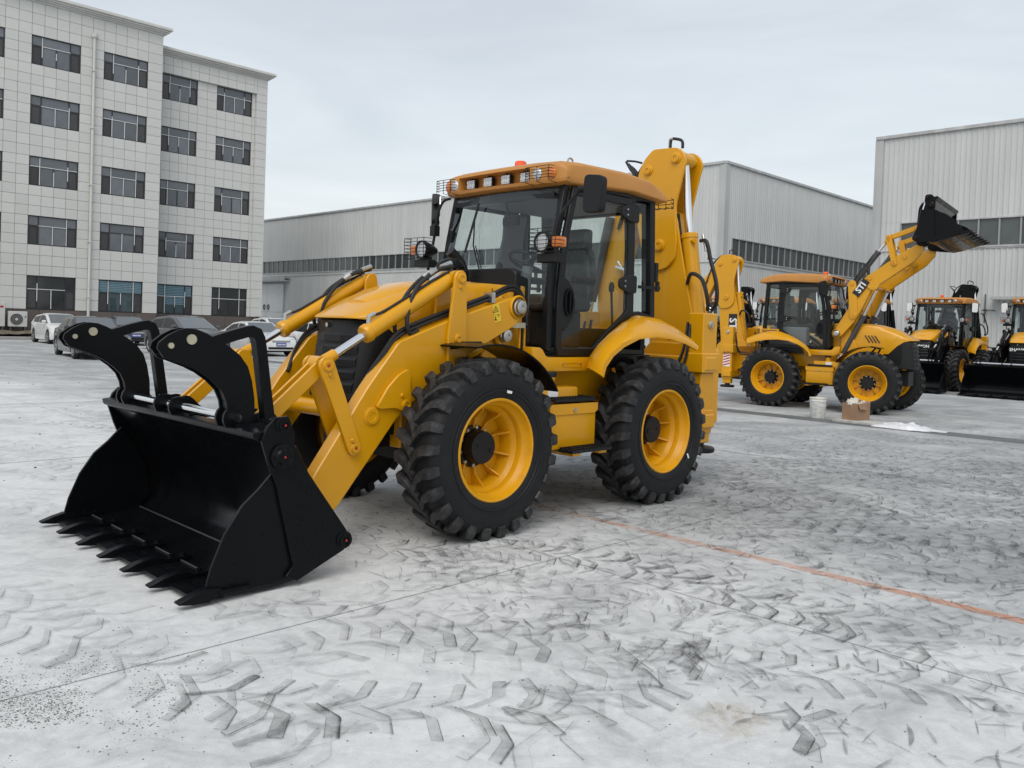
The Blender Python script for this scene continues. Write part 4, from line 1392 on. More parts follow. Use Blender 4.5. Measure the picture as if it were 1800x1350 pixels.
    ob('wiper', q, 'black_plastic', root, key='wiper')

    # ---- body panels
    for sd in (1, -1):
        I = [(.74, 1.24), (.70, 1.345), (.60, 1.44), (.45, 1.545), (.27, 1.655), (.08, 1.745), (-.15, 1.735), (-.38, 1.65), (-.58, 1.55)]
        O = [(.98, 1.22), (.95, 1.31), (.85, 1.41), (.70, 1.495), (.47, 1.575), (.20, 1.60), (-.06, 1.585), (-.32, 1.54), (-.53, 1.475)]
        rings = []
        for (ix, iz), (ox, oz) in zip(I, O):
            ring = []
            for t, y in ((0, .735), (.25, .83), (.5, .93), (.75, 1.02), (.93, 1.085), (1.0, 1.115)):
                bulge = .07 * math.sin(math.pi * min(1, t)) if t < 1 else 0
                nx_, nz_ = (ox + ix) / 2 - .0, (oz + iz) / 2 - .68
                l_ = math.hypot(nx_, nz_)
                ring.append((ix + (ox - ix) * t + nx_ / l_ * bulge, y, iz + (oz - iz) * t + nz_ / l_ * bulge))
            nx_, nz_ = ox, oz - .68
            l_ = math.hypot(nx_, nz_)
            ring.append((ox - nx_ / l_ * .045, 1.115, oz - nz_ / l_ * .045))
            ring.append((ox - nx_ / l_ * .045, 1.09, oz - nz_ / l_ * .045))
            ring.append((ix + (ox - ix) * .5 - nx_ / l_ * .0, .93, iz + (oz - iz) * .5 + nz_ / l_ * .035))
            ring.append((ix - nx_ / l_ * .03, .735, iz - nz_ / l_ * .03))
            rings.append(ring)
        ob('rear_fender', mirrored(MB().loft(rings), sd), 'yellow', root, key=('fend', sd), ang=60)
        sill = [(1.52, 1.445), (1.42, 1.442), (1.385, 1.425), (1.34, 1.37), (1.30, 1.358), (.70, 1.358), (.745, 1.235), (1.40, 1.235), (1.50, 1.30)]
        s_ = ob('sill_panel', mirrored(MB().prism(sill, 'y', .70, .80), sd), 'yellow', root, key=('sill', sd), bev=.012, seg=2)
        ob('sill_recess', mirrored(MB().ring(round_poly([(.86, 1.275), (1.14, 1.275), (1.14, 1.315), (.86, 1.315)], .015), round_poly([(.868, 1.283), (1.132, 1.283), (1.132, 1.307), (.868, 1.307)], .012), 'y', .799, .806), sd), 'yellow', s_, key=('sillr', sd))
        ob('sill_bolt', mirrored(MB().cyl((.885, .80, 1.295), (.885, .808, 1.295), .012, n=10).cyl((1.115, .80, 1.295), (1.115, .808, 1.295), .012, n=10), sd), 'steel', s_, key=('sillb', sd))
        # front mudguard
        inner = [(WB + (x - WB) * .983, ZC + (z - ZC) * .983) for x, z in GUARD_ARC]
        g_ = ob('mudguard', mirrored(MB().prism(GUARD_ARC + inner[::-1], 'y', .66, 1.10), sd), 'black_gloss', root, key=('mudg', sd), ang=40)
        ob('mudguard_stay', mirrored(MB().tube([(2.10, .55, 1.30), (2.25, .66, 1.46), (2.2, .9, 1.47)], .02, 8).tube([(2.18, .50, 1.2), (2.33, .62, 1.42), (2.3, .86, 1.455)], .018, 8), sd), 'black_plastic', g_, key=('mudst', sd))
        # tank and toolbox with steps
        tk = ob('fuel_tank', mirrored(MB().box(.96, 1.60, .40, .85, .78, 1.105), sd), 'yellow', root, key=('tank', sd), bev=.025, seg=2)
        ob('filler_cap', mirrored(MB().lathe([(.05, 0), (.062, .01), (.066, .04), (.06, .055), (.001, .058)], (1.26, .77, 1.18), (0, 0, 1), 16), sd), 'black_plastic', tk, key=('cap', sd))
        ob('filler_neck', mirrored(MB().lathe([(.055, 0), (.05, .06), (.06, .09)], (1.26, .77, 1.10), (0, 0, 1), 16), sd), 'yellow', tk, key=('neck', sd))
        ob('tank_label', mirrored(MB().box(1.23, 1.36, .851, .853, 1.0, 1.085), sd), 'white_decal', tk, key=('tlab', sd))
        tb = ob('toolbox', mirrored(MB().box(.83, 1.43, .45, .95, .585, .965), sd), 'yellow', root, key=('tbox', sd), bev=.015, seg=2)
        lid = [(.815, .985), (1.445, .985), (1.445, .90), (1.42, .875), (.86, .875), (.815, .90)]
        ob('toolbox_lid', mirrored(MB().prism(lid, 'y', .951, .962).box(.815, 1.445, .45, .962, .966, .985), sd), 'yellow', tb, key=('tlid', sd), bev=.004)
        ob('latch', mirrored(MB().cyl((1.13, .962, .915), (1.13, .974, .915), .02, n=14), sd), 'zinc', tb, key=('tlat', sd))
        for nm, (x0, x1, y0, y1, z) in (('step', (.86, 1.39, .80, .97, 1.0)), ('step', (.81, 1.34, .97, 1.13, .585))):
            q = MB().box(x0, x1, y0, y1, z - .012, z + .012)
            n = 14
            for i in range(n):
                for y in (y0 + .01, y1 - .03, (y0 + y1) / 2 - .01):
                    q.box(x0 + (x1 - x0) * (i + .15) / n, x0 + (x1 - x0) * (i + .75) / n, y, y + .02, z + .0121, z + .026)
            ob(nm, mirrored(q, sd), 'black_plastic', root, key=('step', sd, z))
        ob('step_bracket', mirrored(MB().box(1.20, 1.30, .7, 1.10, .545, .571).box(.85, .95, .7, 1.10, .545, .571), sd), 'yellow', root, key=('stepb', sd))

    # ---- loader
    poly = ARM_UP if up else ARM_DOWN
    piv = (1.39, 1.74) if up else (1.575, 1.775)
    lcb, lce, lcm = ((1.47, 1.20), (2.17, 2.76), (1.90, 2.12)) if up else ((1.66, 1.53), (2.75, 1.005), (2.42, 1.165))
    tp, bp, bm = ((1.69, 2.86), (2.41, 3.87), (2.20, 3.585)) if up else ((2.245, 1.975), (3.44, 1.30), (3.07, 1.51))
    bl = (2.55, 3.30) if up else (3.195, .715)
    lk = (2.97, 4.07) if up else (3.87, .93)
    for sd in (1, -1):
        arm = ob('loader_arm', mirrored(MB().prism(round_poly(poly, .03, 2), 'y', .55, .67), sd), arm_m, root, key=('arm', sd, up), bev=.008)
        if up:
            twr = [(1.60, 2.84), (1.62, 2.92), (1.69, 2.95), (1.76, 2.92), (1.78, 2.85), (1.83, 2.2), (1.80, 2.09), (1.72, 2.06), (1.66, 2.12)]
            brk = [(2.0, 2.92), (2.12, 2.90), (2.25, 2.95), (2.28, 2.85), (2.20, 2.72), (2.10, 2.72), (2.0, 2.80)]
        else:
            twr = [(2.31, 1.98), (2.28, 2.03), (2.225, 2.04), (2.19, 2.01), (2.18, 1.91), (2.165, 1.47), (2.165, 1.27), (2.35, 1.24), (2.36, 1.51), (2.31, 1.92)]
            brk = [(2.74, 1.27), (2.71, 1.24), (2.715, 1.13), (2.69, 1.04), (2.72, .965), (2.78, .955), (2.84, .98), (2.99, .98), (3.015, 1.0), (2.92, 1.14), (2.83, 1.225)]
        tw = ob('tower', mirrored(MB().prism(round_poly(twr, .03, 2), 'y', .671, .70).prism(round_poly(twr, .03, 2), 'y', .48, .51), sd), arm_m, arm, key=('tower', sd, up), bev=.005)
        ob('lift_bracket', mirrored(MB().prism(round_poly(brk, .02, 2), 'y', .671, .70), sd), arm_m, arm, key=('brk', sd, up), bev=.005)
        q = MB()
        pins = [(tp[0], tp[1], .70, .034), (lce[0], lce[1], .70, .034)]
        if not up:
            pins += [(2.26, 1.50, .70, .03), (2.26, 1.43, .70, .012), (2.25, 1.905, .70, .012), (2.79, 1.075, .70, .012), (3.04, .93, .671, .055)]
        else:
            pins += [(1.76, 2.16, .70, .034), (2.05, 3.0, .671, .05), (2.75, 3.45, .671, .05)]
        for x, z, y, r_ in pins:
            pinboss(q, x, z, y, r_, .018)
        ob('pin', mirrored(q, sd), arm_m, arm, key=('armpins', sd, up))
        for (px_, pz_), y0_, r0_ in ((piv, .675, .056), (lcb, .605, .052)):
            ob('pivot_pin', mirrored(MB().lathe([(r0_ * 1.15, 0), (r0_ * 1.15, .02), (r0_, .026), (r0_, .05), (r0_ * .8, .055), (r0_ * .35, .055), (r0_ * .3, .045), (.001, .045)], (px_, y0_, pz_), (0, 1, 0), 22), sd), 'steel', arm)
        ob('pivot_boss', mirrored(MB().lathe([(.10, 0), (.10, .012), (.088, .022), (.088, .0)], (piv[0], .67, piv[1]), (0, 1, 0), 24).lathe([(.095, 0), (.095, .07), (.08, .08)], (lcb[0], .52, lcb[1]), (0, 1, 0), 22), sd), arm_m, arm, key=('armboss', sd, up))
        # lift cylinder
        cylm = 'grey_cyl' if up else arm_m
        y = sd * .59 if up else sd * .61
        yl = sd * .50
        lc = ob('lift_cylinder', MB().cyl((lcb[0], yl, lcb[1]), (lcm[0], yl, lcm[1]), .06, n=18).lathe([(.068, 0), (.068, .05)], (lcm[0], yl, lcm[1]), (lcm[0] - lcb[0], 0, lcm[1] - lcb[1]), 18), cylm, root)
        ob('piston_rod', MB().cyl((lcm[0], yl, lcm[1]), (lce[0], yl, lce[1]), .034, n=16).cyl((lce[0], yl - .06, lce[1]), (lce[0], yl + sd * .1, lce[1]), .045, n=14), 'chrome', lc)
        # tilt cylinder between tower and bell crank
        yt = sd * .585
        A, B, Mm = Vector((tp[0], yt, tp[1])), Vector((bp[0], yt, bp[1])), Vector((bm[0], yt, bm[1]))
        dd = (Mm - A).normalized()
        tc_ = ob('tilt_cylinder', MB().cyl(A + dd * .04, Mm, .062, n=20).lathe([(.07, 0), (.07, .035), (.064, .045)], Mm - dd * .05, dd, 20).cyl(A - Vector((0, .075, 0)), A + Vector((0, .075, 0)), .062, n=16), cylm, root)
        ob('piston_rod', MB().cyl(Mm, B - dd * .14, .030, n=16), 'chrome', tc_)
        ob('rod_eye', MB().cyl(B - dd * .15, B, .040, .046, 14).cyl(B - Vector((0, .06, 0)), B + Vector((0, .06, 0)), .062, n=18), arm_m, tc_)
        # bell crank: two plates from the arm up to the cylinder, and the link to the bucket
        Pb, Pl = Vector((bp[0], 0, bp[1])), Vector((bl[0], 0, bl[1]))
        dv = (Pl - Pb).normalized()
        nv = Vector((-dv.z, 0, dv.x))
        ol = []
        for c_, r_, s0 in ((Pb, .062, 1), (Pl, .055, -1)):
            for k in range(7):
                a = math.pi * k / 6
                v = (nv * math.cos(a) * s0 - dv * math.sin(a) * s0) * r_
                ol.append((c_.x + v.x, c_.z + v.z))
        bc = ob('bell_crank', mirrored(MB().prism(ol, 'y', .672, .70).prism(ol, 'y', .47, .498), sd), arm_m, root, bev=.004)
        q = MB()
        pinboss(q, bp[0], bp[1], .70, .034, .018)
        pinboss(q, bp[0] + dv.x * .055 * 1.2, bp[1] + dv.z * .07, .70, .012, .02)
        pinboss(q, bl[0], bl[1], .70, .03, .018)
        pinboss(q, bl[0] - dv.x * .06, bl[1] - dv.z * .06, .70, .012, .02)
        ob('pin', mirrored(q, sd), arm_m, bc)
        ob('grease_cap', mirrored(MB().cyl((bp[0], .712, bp[1]), (bp[0], .720, bp[1]), .009, n=10).cyl((bl[0], .712, bl[1]), (bl[0], .720, bl[1]), .009, n=10), sd), 'red', bc)
        Lk = Vector((lk[0], 0, lk[1]))
        q = MB()
        for yy in (.545, .635):
            q.bar((Pb.x, sd * yy, Pb.z), (Lk.x, sd * yy, Lk.z), .10, .022, (0, 1, 0))
        q.cyl((Lk.x, sd * .5, Lk.z), (Lk.x, sd * .69, Lk.z), .05, n=14)
        ob('bucket_link', q, arm_m, root, bev=.004)
        if hoses:
            u0 = Vector((tp[0], sd * .575, tp[1]))
            if not up:
                h = ob('tilt_hose', MB().tube(smooth_path([(2.22, sd * .56, 2.07), (2.36, sd * .57, 2.04), (2.52, sd * .58, 1.945), (2.62, sd * .60, 1.86), (2.70, sd * .63, 1.72), (2.72, sd * .64, 1.60), (2.68, sd * .63, 1.53), (2.60, sd * .62, 1.56)], 6), .017, 8), 'hose', root)
                ob('tilt_hose', MB().tube(smooth_path([(2.22, sd * .54, 2.075), (2.45, sd * .54, 2.0), (2.62, sd * .53, 1.86), (2.72, sd * .53, 1.70), (2.74, sd * .52, 1.55), (2.66, sd * .54, 1.47)], 6), .016, 8), 'hose', root)
                ob('tilt_hose', MB().tube(smooth_path([(2.25, sd * .60, 2.04), (2.45, sd * .595, 1.945), (2.70, sd * .59, 1.80), (2.92, sd * .585, 1.68), (3.02, sd * .585, 1.655)], 6), .011, 8), 'hose', root)
                ob('hose_fitting', MB().tube([(3.03, sd * .585, 1.54), (3.03, sd * .585, 1.645), (2.98, sd * .585, 1.67)], .018, 10), 'steel', root)
                for pa, pb in (((2.40, .57, 2.03), (2.47, .575, 1.99)), ((2.32, .54, 2.06), (2.22, .54, 2.10)), ((2.44, .54, 2.01), (2.50, .54, 1.965))):
                    ob('hose_fitting', MB().cyl((pa[0], sd * pa[1], pa[2]), (pb[0], sd * pb[1], pb[2]), .021, n=10), 'steel', root)
                for dz, rr in ((0.0, .017), (.032, .015)):
                    ob('arm_hose', MB().tube(smooth_path([(1.42, sd * (.60 + dz), 1.62), (1.46, sd * (.61), 1.84 + dz), (1.60, sd * .61, 1.92 + dz), (1.85, sd * .61, 1.83 + dz), (2.2, sd * .60, 1.715 + dz), (2.55, sd * .60, 1.60 + dz), (2.78, sd * .60, 1.50 + dz), (2.90, sd * .60, 1.36 + dz), (3.02, sd * .54, 1.18)], 5), rr, 8), 'hose', root)
                ob('hose_clamp', MB().box(1.83, 1.87, sd * .56, sd * .66, 1.80, 1.885), 'steel', root)
            else:
                ob('tilt_hose', MB().tube(smooth_path([(1.72, sd * .66, 2.95), (1.85, sd * .70, 3.13), (2.0, sd * .68, 3.34), (2.10, sd * .62, 3.52)], 5), .014, 8), 'hose', root)
                ob('tilt_hose', MB().tube(smooth_path([(1.80, sd * .56, 3.1), (1.92, sd * .5, 3.2), (1.98, sd * .55, 3.05), (1.9, sd * .6, 2.95)], 5), .016, 8), 'hose', root)
    if up:
        ob('cross_tube', MB().cyl((2.05, -.55, 2.82), (2.05, .55, 2.82), .06, n=18).cyl((2.72, -.55, 3.36), (2.72, .55, 3.36), .06, n=18), arm_m, root)
    else:
        ob('cross_tube', MB().cyl((3.05, -.55, .93), (3.05, .55, .93), .065, n=18), arm_m, root, key='xtube')
        ob('tow_hook', MB().tube([(2.9, .16, .85), (2.98, .16, .98), (2.98, -.16, .98), (2.9, -.16, .85)], .018, 8), 'black_plastic', root, key='thook')
    bm_ = arm_m if arm_m == 'black_gloss' else 'black_gloss'
    bucket_parts(root, up, grapple, bm_, 'bucket_inside', rod=not up)

    # ---- backhoe: the boom is swung square to the machine, dipper folded to its right
    ob('rear_frame', MB().box(-1.20, -.98, -.92, .92, 1.22, 1.36).box(-1.20, -.98, -.92, .92, .62, .76).box(-1.16, -.98, -.5, .5, .76, 1.22).box(-1.0, -.7, -.5, .5, .8, 1.12), 'yellow', root, key='rframe', bev=.01)
    for sd in (1, -1):
        sb = ob('stabiliser', mirrored(MB().box(-1.24, -.97, .70, .885, 1.195, 1.82).box(-1.265, -.945, .675, .91, 1.195, 1.40).box(-1.225, -.985, .715, .87, .55, 1.195), sd), 'yellow', root, key=('stab', sd), bev=.01)
        ob('stabiliser_leg', mirrored(MB().box(-1.235, -.975, .705, .88, .60, .80).box(-1.21, -1.0, .73, .855, .45, .60), sd), 'yellow', sb, key=('stabl', sd), bev=.008)
        ob('foot', mirrored(MB().lathe([(.06, .38), (.06, .45)], (-1.105, .79, 0), (0, 0, 1), 14).lathe([(.16, .355), (.17, .362), (.17, .40), (.15, .41), (.001, .41)], (-1.105, .79, 0), (0, 0, 1), 22), sd), 'black_plastic', sb, key=('stabf', sd))
        q = MB()
        for z in (1.70, .70):
            q.lathe([(.045, 0), (.045, .012), (.03, .018), (.03, .03), (.001, .03)], (-1.10, .886, z), (0, 1, 0), 18)
        ob('pin', mirrored(q, sd), 'zinc', sb, key=('stabp', sd))
        q = MB()
        q.box(-1.19, -1.03, .886, .889, 1.0, 1.19)
        if sd > 0:
            pass
        dc = None if sd > 0 else ob('warning_plate', mirrored(MB().box(-1.20, -1.03, .871, .874, .86, 1.17), sd), 'white_decal', sb, key=('wpl', sd))
        q = MB()
        for k in range(5):
            z = .87 + k * .066
            q.add([(-1.195, .8745, z), (-1.035, .8745, z + .05 if z + .05 < 1.165 else 1.165), (-1.035, .8745, min(1.168, z + .085)), (-1.195, .8745, z + .033)], [(0, 1, 2, 3)])
        if sd < 0:
            ob('warning_stripe', mirrored(q, sd), 'red', dc and sb, key=('wst', sd))
        if hoses:
            ob('stabiliser_hose', MB().tube(smooth_path([(-1.02, sd * .66, 1.72), (-.98, sd * .66, 1.50), (-.96, sd * .62, 1.34), (-.9, sd * .56, 1.22), (-.7, sd * .52, 1.20)], 5), .016, 8), 'hose', root)
            ob('stabiliser_hose', MB().tube(smooth_path([(-.98, sd * .72, 1.70), (-.93, sd * .73, 1.48), (-.92, sd * .70, 1.30), (-.86, sd * .62, 1.17), (-.6, sd * .55, 1.16)], 5), .016, 8), 'hose', root)
    kp = ob('kingpost', MB().prism([(-.10, .62), (.70, .62), (.70, 1.42), (.60, 1.50), (.05, 1.50), (-.10, 1.35)], 'x', -1.62, -1.21).cyl((-1.42, .30, .55), (-1.42, .30, 1.55), .13, n=18), boom_m, root, key='king', bev=.015)
    lower = [(-.02, 1.40), (.60, 1.40), (.58, 1.56), (.52, 1.82), (.44, 2.14), (.32, 2.66), (.28, 2.86), (.22, 3.02), (.10, 3.02), (-.10, 2.80), (-.12, 2.40), (-.06, 1.80)]
    head = [(.10, 2.30), (.20, 2.33), (.29, 2.43), (.31, 2.60), (.29, 2.78), (.28, 3.03), (.37, 3.40), (.40, 3.50), (.36, 3.60), (.27, 3.66), (-.05, 3.675), (-.16, 3.58), (-.24, 3.44), (-.27, 3.2), (-.23, 2.80), (-.12, 2.40), (-.06, 2.30)]
    bo = ob('boom', MB().prism(lower, 'x', -1.33, -1.30).prism(lower, 'x', -1.62, -1.59).prism(inset(lower, .05), 'x', -1.58, -1.34), boom_m, root, key='boom', bev=.006)
    ob('boom_head', MB().prism(round_poly(head, .04, 2), 'x', -1.297, -1.262).prism(round_poly([(y - .02, z) for y, z in head], .04, 2), 'x', -1.655, -1.623), boom_m, bo, key='bhead', bev=.006)
    q = MB()
    for y, z, r_ in ((.27, 3.54, .05), (-.10, 3.44, .045), (.09, 2.58, .055)):
        q.lathe([(r_ * 1.3, 0), (r_ * 1.3, .012), (r_, .018), (r_, .035), (r_ * .5, .038), (r_ * .45, .03), (.001, .03)], (-1.263, y, z), (1, 0, 0), 20)
        q.cyl((-1.66, y, z), (-1.26, y, z), r_ * .9, n=16)
    ob('pin', q, boom_m, bo, key='bpins')
    cb = ob('boom_cylinder', MB().cyl((-1.42, .555, 1.40), (-1.42, .375, 2.69), .088, n=22).lathe([(.096, 0), (.096, .045), (.085, .055)], (-1.42, .38, 2.66), (0, -.14, 1), 22).cyl((-1.38, .42, 2.62), (-1.34, .50, 2.62), .025, n=10), boom_m, bo, key='bcyl')
    ob('piston_rod', MB().cyl((-1.42, .375, 2.69), (-1.42, .28, 3.52), .045, n=18), 'chrome', bo, key='brod')
    ob('rod_eye', MB().cyl((-1.52, .27, 3.54), (-1.34, .27, 3.54), .085, n=18), boom_m, bo, key='breye')
    # dipper hangs beside the boom
    dpo = [(-.10, 3.52), (-.28, 3.42), (-.62, 3.02), (-.78, 2.70), (-.86, 2.20), (-.84, 1.50), (-.78, 1.0), (-.64, 1.0), (-.56, 1.5), (-.52, 2.2), (-.44, 2.6), (-.22, 3.05), (-.05, 3.35)]
    dp = ob('dipper', MB().prism(round_poly(dpo, .05, 3), 'x', -1.57, -1.35), boom_m, root, key='dip', bev=.012)
    ob('dipper_cylinder', MB().cyl((-1.30, -.66, 2.95), (-1.30, -.90, 1.95), .055, n=16), 'grey_cyl' if not up else 'grey_cyl', dp, key='dcyl')
    ob('piston_rod', MB().cyl((-1.30, -.90, 1.95), (-1.30, -.97, 1.55), .03, n=12), 'chrome', dp, key='drod')
    ob('bucket_linkage', MB().bar((-1.46, -.9, 1.55), (-1.46, -1.0, 1.2), .08, .16).bar((-1.46, -.75, 1.05), (-1.46, -1.0, 1.2), .08, .16), boom_m, dp, key='dlink')
    bsh = [(-.66, 1.02), (-1.02, 1.20), (-1.05, .95), (-.98, .62), (-.78, .42), (-.52, .40), (-.36, .56), (-.40, .58), (-.54, .50), (-.72, .52), (-.88, .68), (-.92, .92), (-.80, .98)]
    ob('digging_bucket', MB().prism(bsh, 'x', -1.72, -1.20).prism([(-.66, 1.02), (-1.02, 1.20), (-1.05, .95), (-.98, .62), (-.78, .42), (-.52, .40), (-.36, .56)], 'x', -1.74, -1.721).prism([(-.66, 1.02), (-1.02, 1.20), (-1.05, .95), (-.98, .62), (-.78, .42), (-.52, .40), (-.36, .56)], 'x', -1.199, -1.18), 'black_gloss', dp, key='dbuck')
    if hoses:
        hose('boom_hose', [(-1.36, .56, 2.62), (-1.32, .66, 2.60), (-1.32, .72, 2.4), (-1.32, .80, 2.15), (-1.34, .80, 1.95), (-1.38, .72, 1.86)], .022, bo)
        hose('boom_hose', [(-1.30, .45, 2.15), (-1.22, .55, 2.25), (-1.20, .70, 2.18), (-1.22, .76, 1.98), (-1.3, .72, 1.86)], .022, bo)
        ob('hose_fitting', MB().cyl((-1.34, .60, 2.68), (-1.33, .655, 2.50), .016, n=10), 'steel', bo)
        for k, (dy, dx) in enumerate(((0, 0), (.035, .02), (.07, -.01))):
            hose('boom_hose', [(-1.42 + dx, .14 + dy, 2.95), (-1.40 + dx, .20 + dy, 2.70), (-1.38 + dx, .27 + dy, 2.5), (-1.38 + dx, .33 + dy, 2.2), (-1.40 + dx, .38 + dy, 1.7)], .016, bo)
            ob('hose_fitting', MB().cyl((-1.375 + dx, .265 + dy, 2.53), (-1.375 + dx, .245 + dy, 2.62), .019, n=10), 'steel', bo)
        hose('boom_hose', [(-1.44, -.05, 3.68), (-1.44, -.15, 3.66), (-1.44, -.30, 3.55), (-1.44, -.38, 3.44)], .018, bo)
        hose('boom_hose', [(-1.44, .06, 3.70), (-1.44, .07, 3.80), (-1.44, .14, 3.80), (-1.42, .23, 3.76), (-1.42, .24, 3.68)], .017, bo)
        ob('hose_fitting', MB().cyl((-1.44, .05, 3.66), (-1.44, .05, 3.80), .014, n=8).cyl((-1.44, .05, 3.80), (-1.44, .10, 3.81), .018, n=8), 'steel', bo)
        for k in range(3):
            hose('dipper_hose', [(-1.36 - .05 * k, -.50, 3.60 - .02 * k), (-1.34 - .05 * k, -.42, 3.50), (-1.33 - .05 * k, -.36, 3.40), (-1.32 - .05 * k, -.45, 3.1), (-1.31, -.55, 2.8)], .015, dp)
        hose('dipper_hose', [(-1.40, -.52, 3.62), (-1.40, -.40, 3.60), (-1.40, -.30, 3.57)], .012, dp)
        ob('hose_fitting', MB().cyl((-1.33, -.30, 2.28), (-1.30, -.55, 2.36), .018, n=8), 'chrome', dp)
        ob('hose_fitting', MB().cyl((-1.33, -.36, 2.22), (-1.30, -.52, 2.42), .014, n=8), 'chrome', dp)
    if up:
        for o_ in (bo, dp, kp):
            o_.matrix_local = Matrix.Translation((-1.42, .34, 0)) @ Matrix.Rotation(R(-90), 4, 'Z') @ Matrix.Translation((1.42, -.30, 0))
    if brand:
        for sd in (1, -1):
            q = MB().prism([(-.36, 1.60), (.10, 1.60), (.10, 1.80), (-.33, 1.80)], 'y', .737, .765)
            lp = ob('louvre_panel', mirrored(q, sd), 'yellow', root, bev=.006)
            q = MB()
            for k in range(5):
                q.box(-.30, .05, .766, .770, 1.64 + k * .03, 1.652 + k * .03)
            ob('louvre', mirrored(q, sd), 'black_decal', lp)
        Tm = lambda p, ux, uy: Matrix(((ux[0], uy[0], ux[1] * uy[2] - ux[2] * uy[1], p[0]), (ux[1], uy[1], ux[2] * uy[0] - ux[0] * uy[2], p[1]), (ux[2], uy[2], ux[0] * uy[1] - ux[1] * uy[0], p[2]), (0, 0, 0, 1)))
        # boom plate, facing forward over the machine's right side, reads upwards
        n_ = ob('name_plate', MB().box(-1.299, -1.292, .17, .39, 1.60, 2.16), 'black_decal', bo)
        t = ob('lettering', text_mesh('STI', .27, .003, .006), 'white_decal', bo)
        t.matrix_local = Tm((-1.289, .28, 1.88), (0, 0, -1), (0, 1, 0))
        # loader arm
        d_ = Vector((.586, 0, .81)).normalized()
        u_ = Vector((-.81, 0, .586)).normalized()
        c_ = Vector((1.885, -.703, 2.775))
        q = MB().add([c_ + d_ * a + u_ * b + Vector((0, y, 0)) for y in (0, -.003) for a, b in ((-.20, -.085), (.20, -.085), (.20, .085), (-.20, .085))],
                     [(0, 1, 2, 3), (7, 6, 5, 4), (0, 4, 5, 1), (1, 5, 6, 2), (2, 6, 7, 3), (3, 7, 4, 0)])
        ob('name_plate', q, 'black_decal', root)
        t = ob('lettering', text_mesh('STI', .185, .003, .005), 'white_decal', root)
        t.matrix_local = Tm(c_ + Vector((0, -.008, 0)), d_, u_)
        t = ob('lettering', text_mesh('4CX', .17, .003, .004), 'black_decal', dp)
        t.matrix_local = Tm((-1.345, -.70, 2.05), (0, -.1, .99), (0, -.99, -.1))
    else:
        # caution label on the near arm
        if arm_m == 'yellow' and not up:
            dl = ob('caution_label', MB().prism([(1.875, 1.785), (1.80, 1.80), (1.765, 1.655), (1.84, 1.635)], 'y', .671, .674), 'yellow_decal', root)
            q = MB().ring([(1.865, 1.715), (1.80, 1.73), (1.838, 1.775)], [(1.855, 1.722), (1.809, 1.732), (1.836, 1.764)], 'y', .6745, .6755)
            q.box(1.83, 1.836, .6745, .6755, 1.725, 1.75).box(1.82, 1.842, .6745, .6755, 1.655, 1.668).box(1.83, 1.838, .6745, .6755, 1.668, 1.69).box(1.795, 1.803, .6745, .6755, 1.69, 1.71).box(1.80, 1.85, .6745, .6755, 1.702, 1.704)
            ob('label_print', q, 'black_decal', dl)
            ob('hose_bracket', MB().box(1.44, 1.60, .60, .64, 1.60, 1.645), 'zinc', root)
            ob('red_pipe', MB().cyl((1.95, .50, 1.28), (2.10, .50, 1.42), .035, n=12), 'red', root)
            for k in range(3):
                ob('riser_pipe', MB().tube([(1.47 - k * .03, .60, 1.30), (1.47 - k * .03, .60, 1.60)], .011, 8), 'black_plastic' if k % 2 else 'yellow', root)

M1 = thing('backhoe_loader', 'large yellow backhoe loader with black grapple bucket in the foreground', 'loader', (.6718, 8.7029, 0), 3.9304)
backhoe(M1)
for nm_, (x_, z_, a_) in (('tyre_label', (2.13, 1.115, 10)), ('tyre_label', (-.34, .42, 60))):
    q = MB().box(-.026, .026, 0, .002, -.010, .010)
    ob(nm_, q, 'white_decal', M1, (x_, 1.127 + .0335, z_), (0, R(-a_), 0))
for sd in (1, -1):
    for x_, z0_, z1_, y_ in ((1.685, 1.42, 1.93, .459), (2.235, 1.42, 1.86, .449)):
        ob('hood_seam', MB().bar((x_, sd * y_, z0_), (x_ - .012, sd * (y_ - .002), z1_), .006, .005), 'black_decal', M1)
M2 = thing('backhoe_loader', 'yellow backhoe loader with its bucket raised, beyond the drain', 'loader', (6.47, 20.0, 0), -.645, scale=.976)
backhoe(M2, up=True, grapple=False, steer=R(14), brand=True)
# row of black-armed loaders along the shed
f_ = Vector((math.cos(R(225)), math.sin(R(225)), 0))
l_ = Vector((-math.sin(R(225)), math.cos(R(225)), 0))
base3 = Vector((14.39, 27.25, 0)) - f_ * WB - l_ * .95
GRP = 'black armed loaders lined up along the shed'
for off, lab in ((0.0, 'black armed loader parked directly right of the raised bucket loader'), (2.95, 'black armed loader cut off by the right edge, wide bucket down'),
                 (-2.95, 'black armed loader mostly hidden behind the raised yellow loader arm'), (-5.9, 'black armed loader seen through the cab glass of the raised bucket loader'),
                 (-8.85, 'black armed loader glimpsed between the two yellow loaders')):
    t = thing('backhoe_loader', lab, 'loader', base3 + l_ * off, R(225), GRP)
    backhoe(t, arm_m='black_gloss', grapple=False, boom_m='black_gloss', shan=True, hoses=off >= 0)
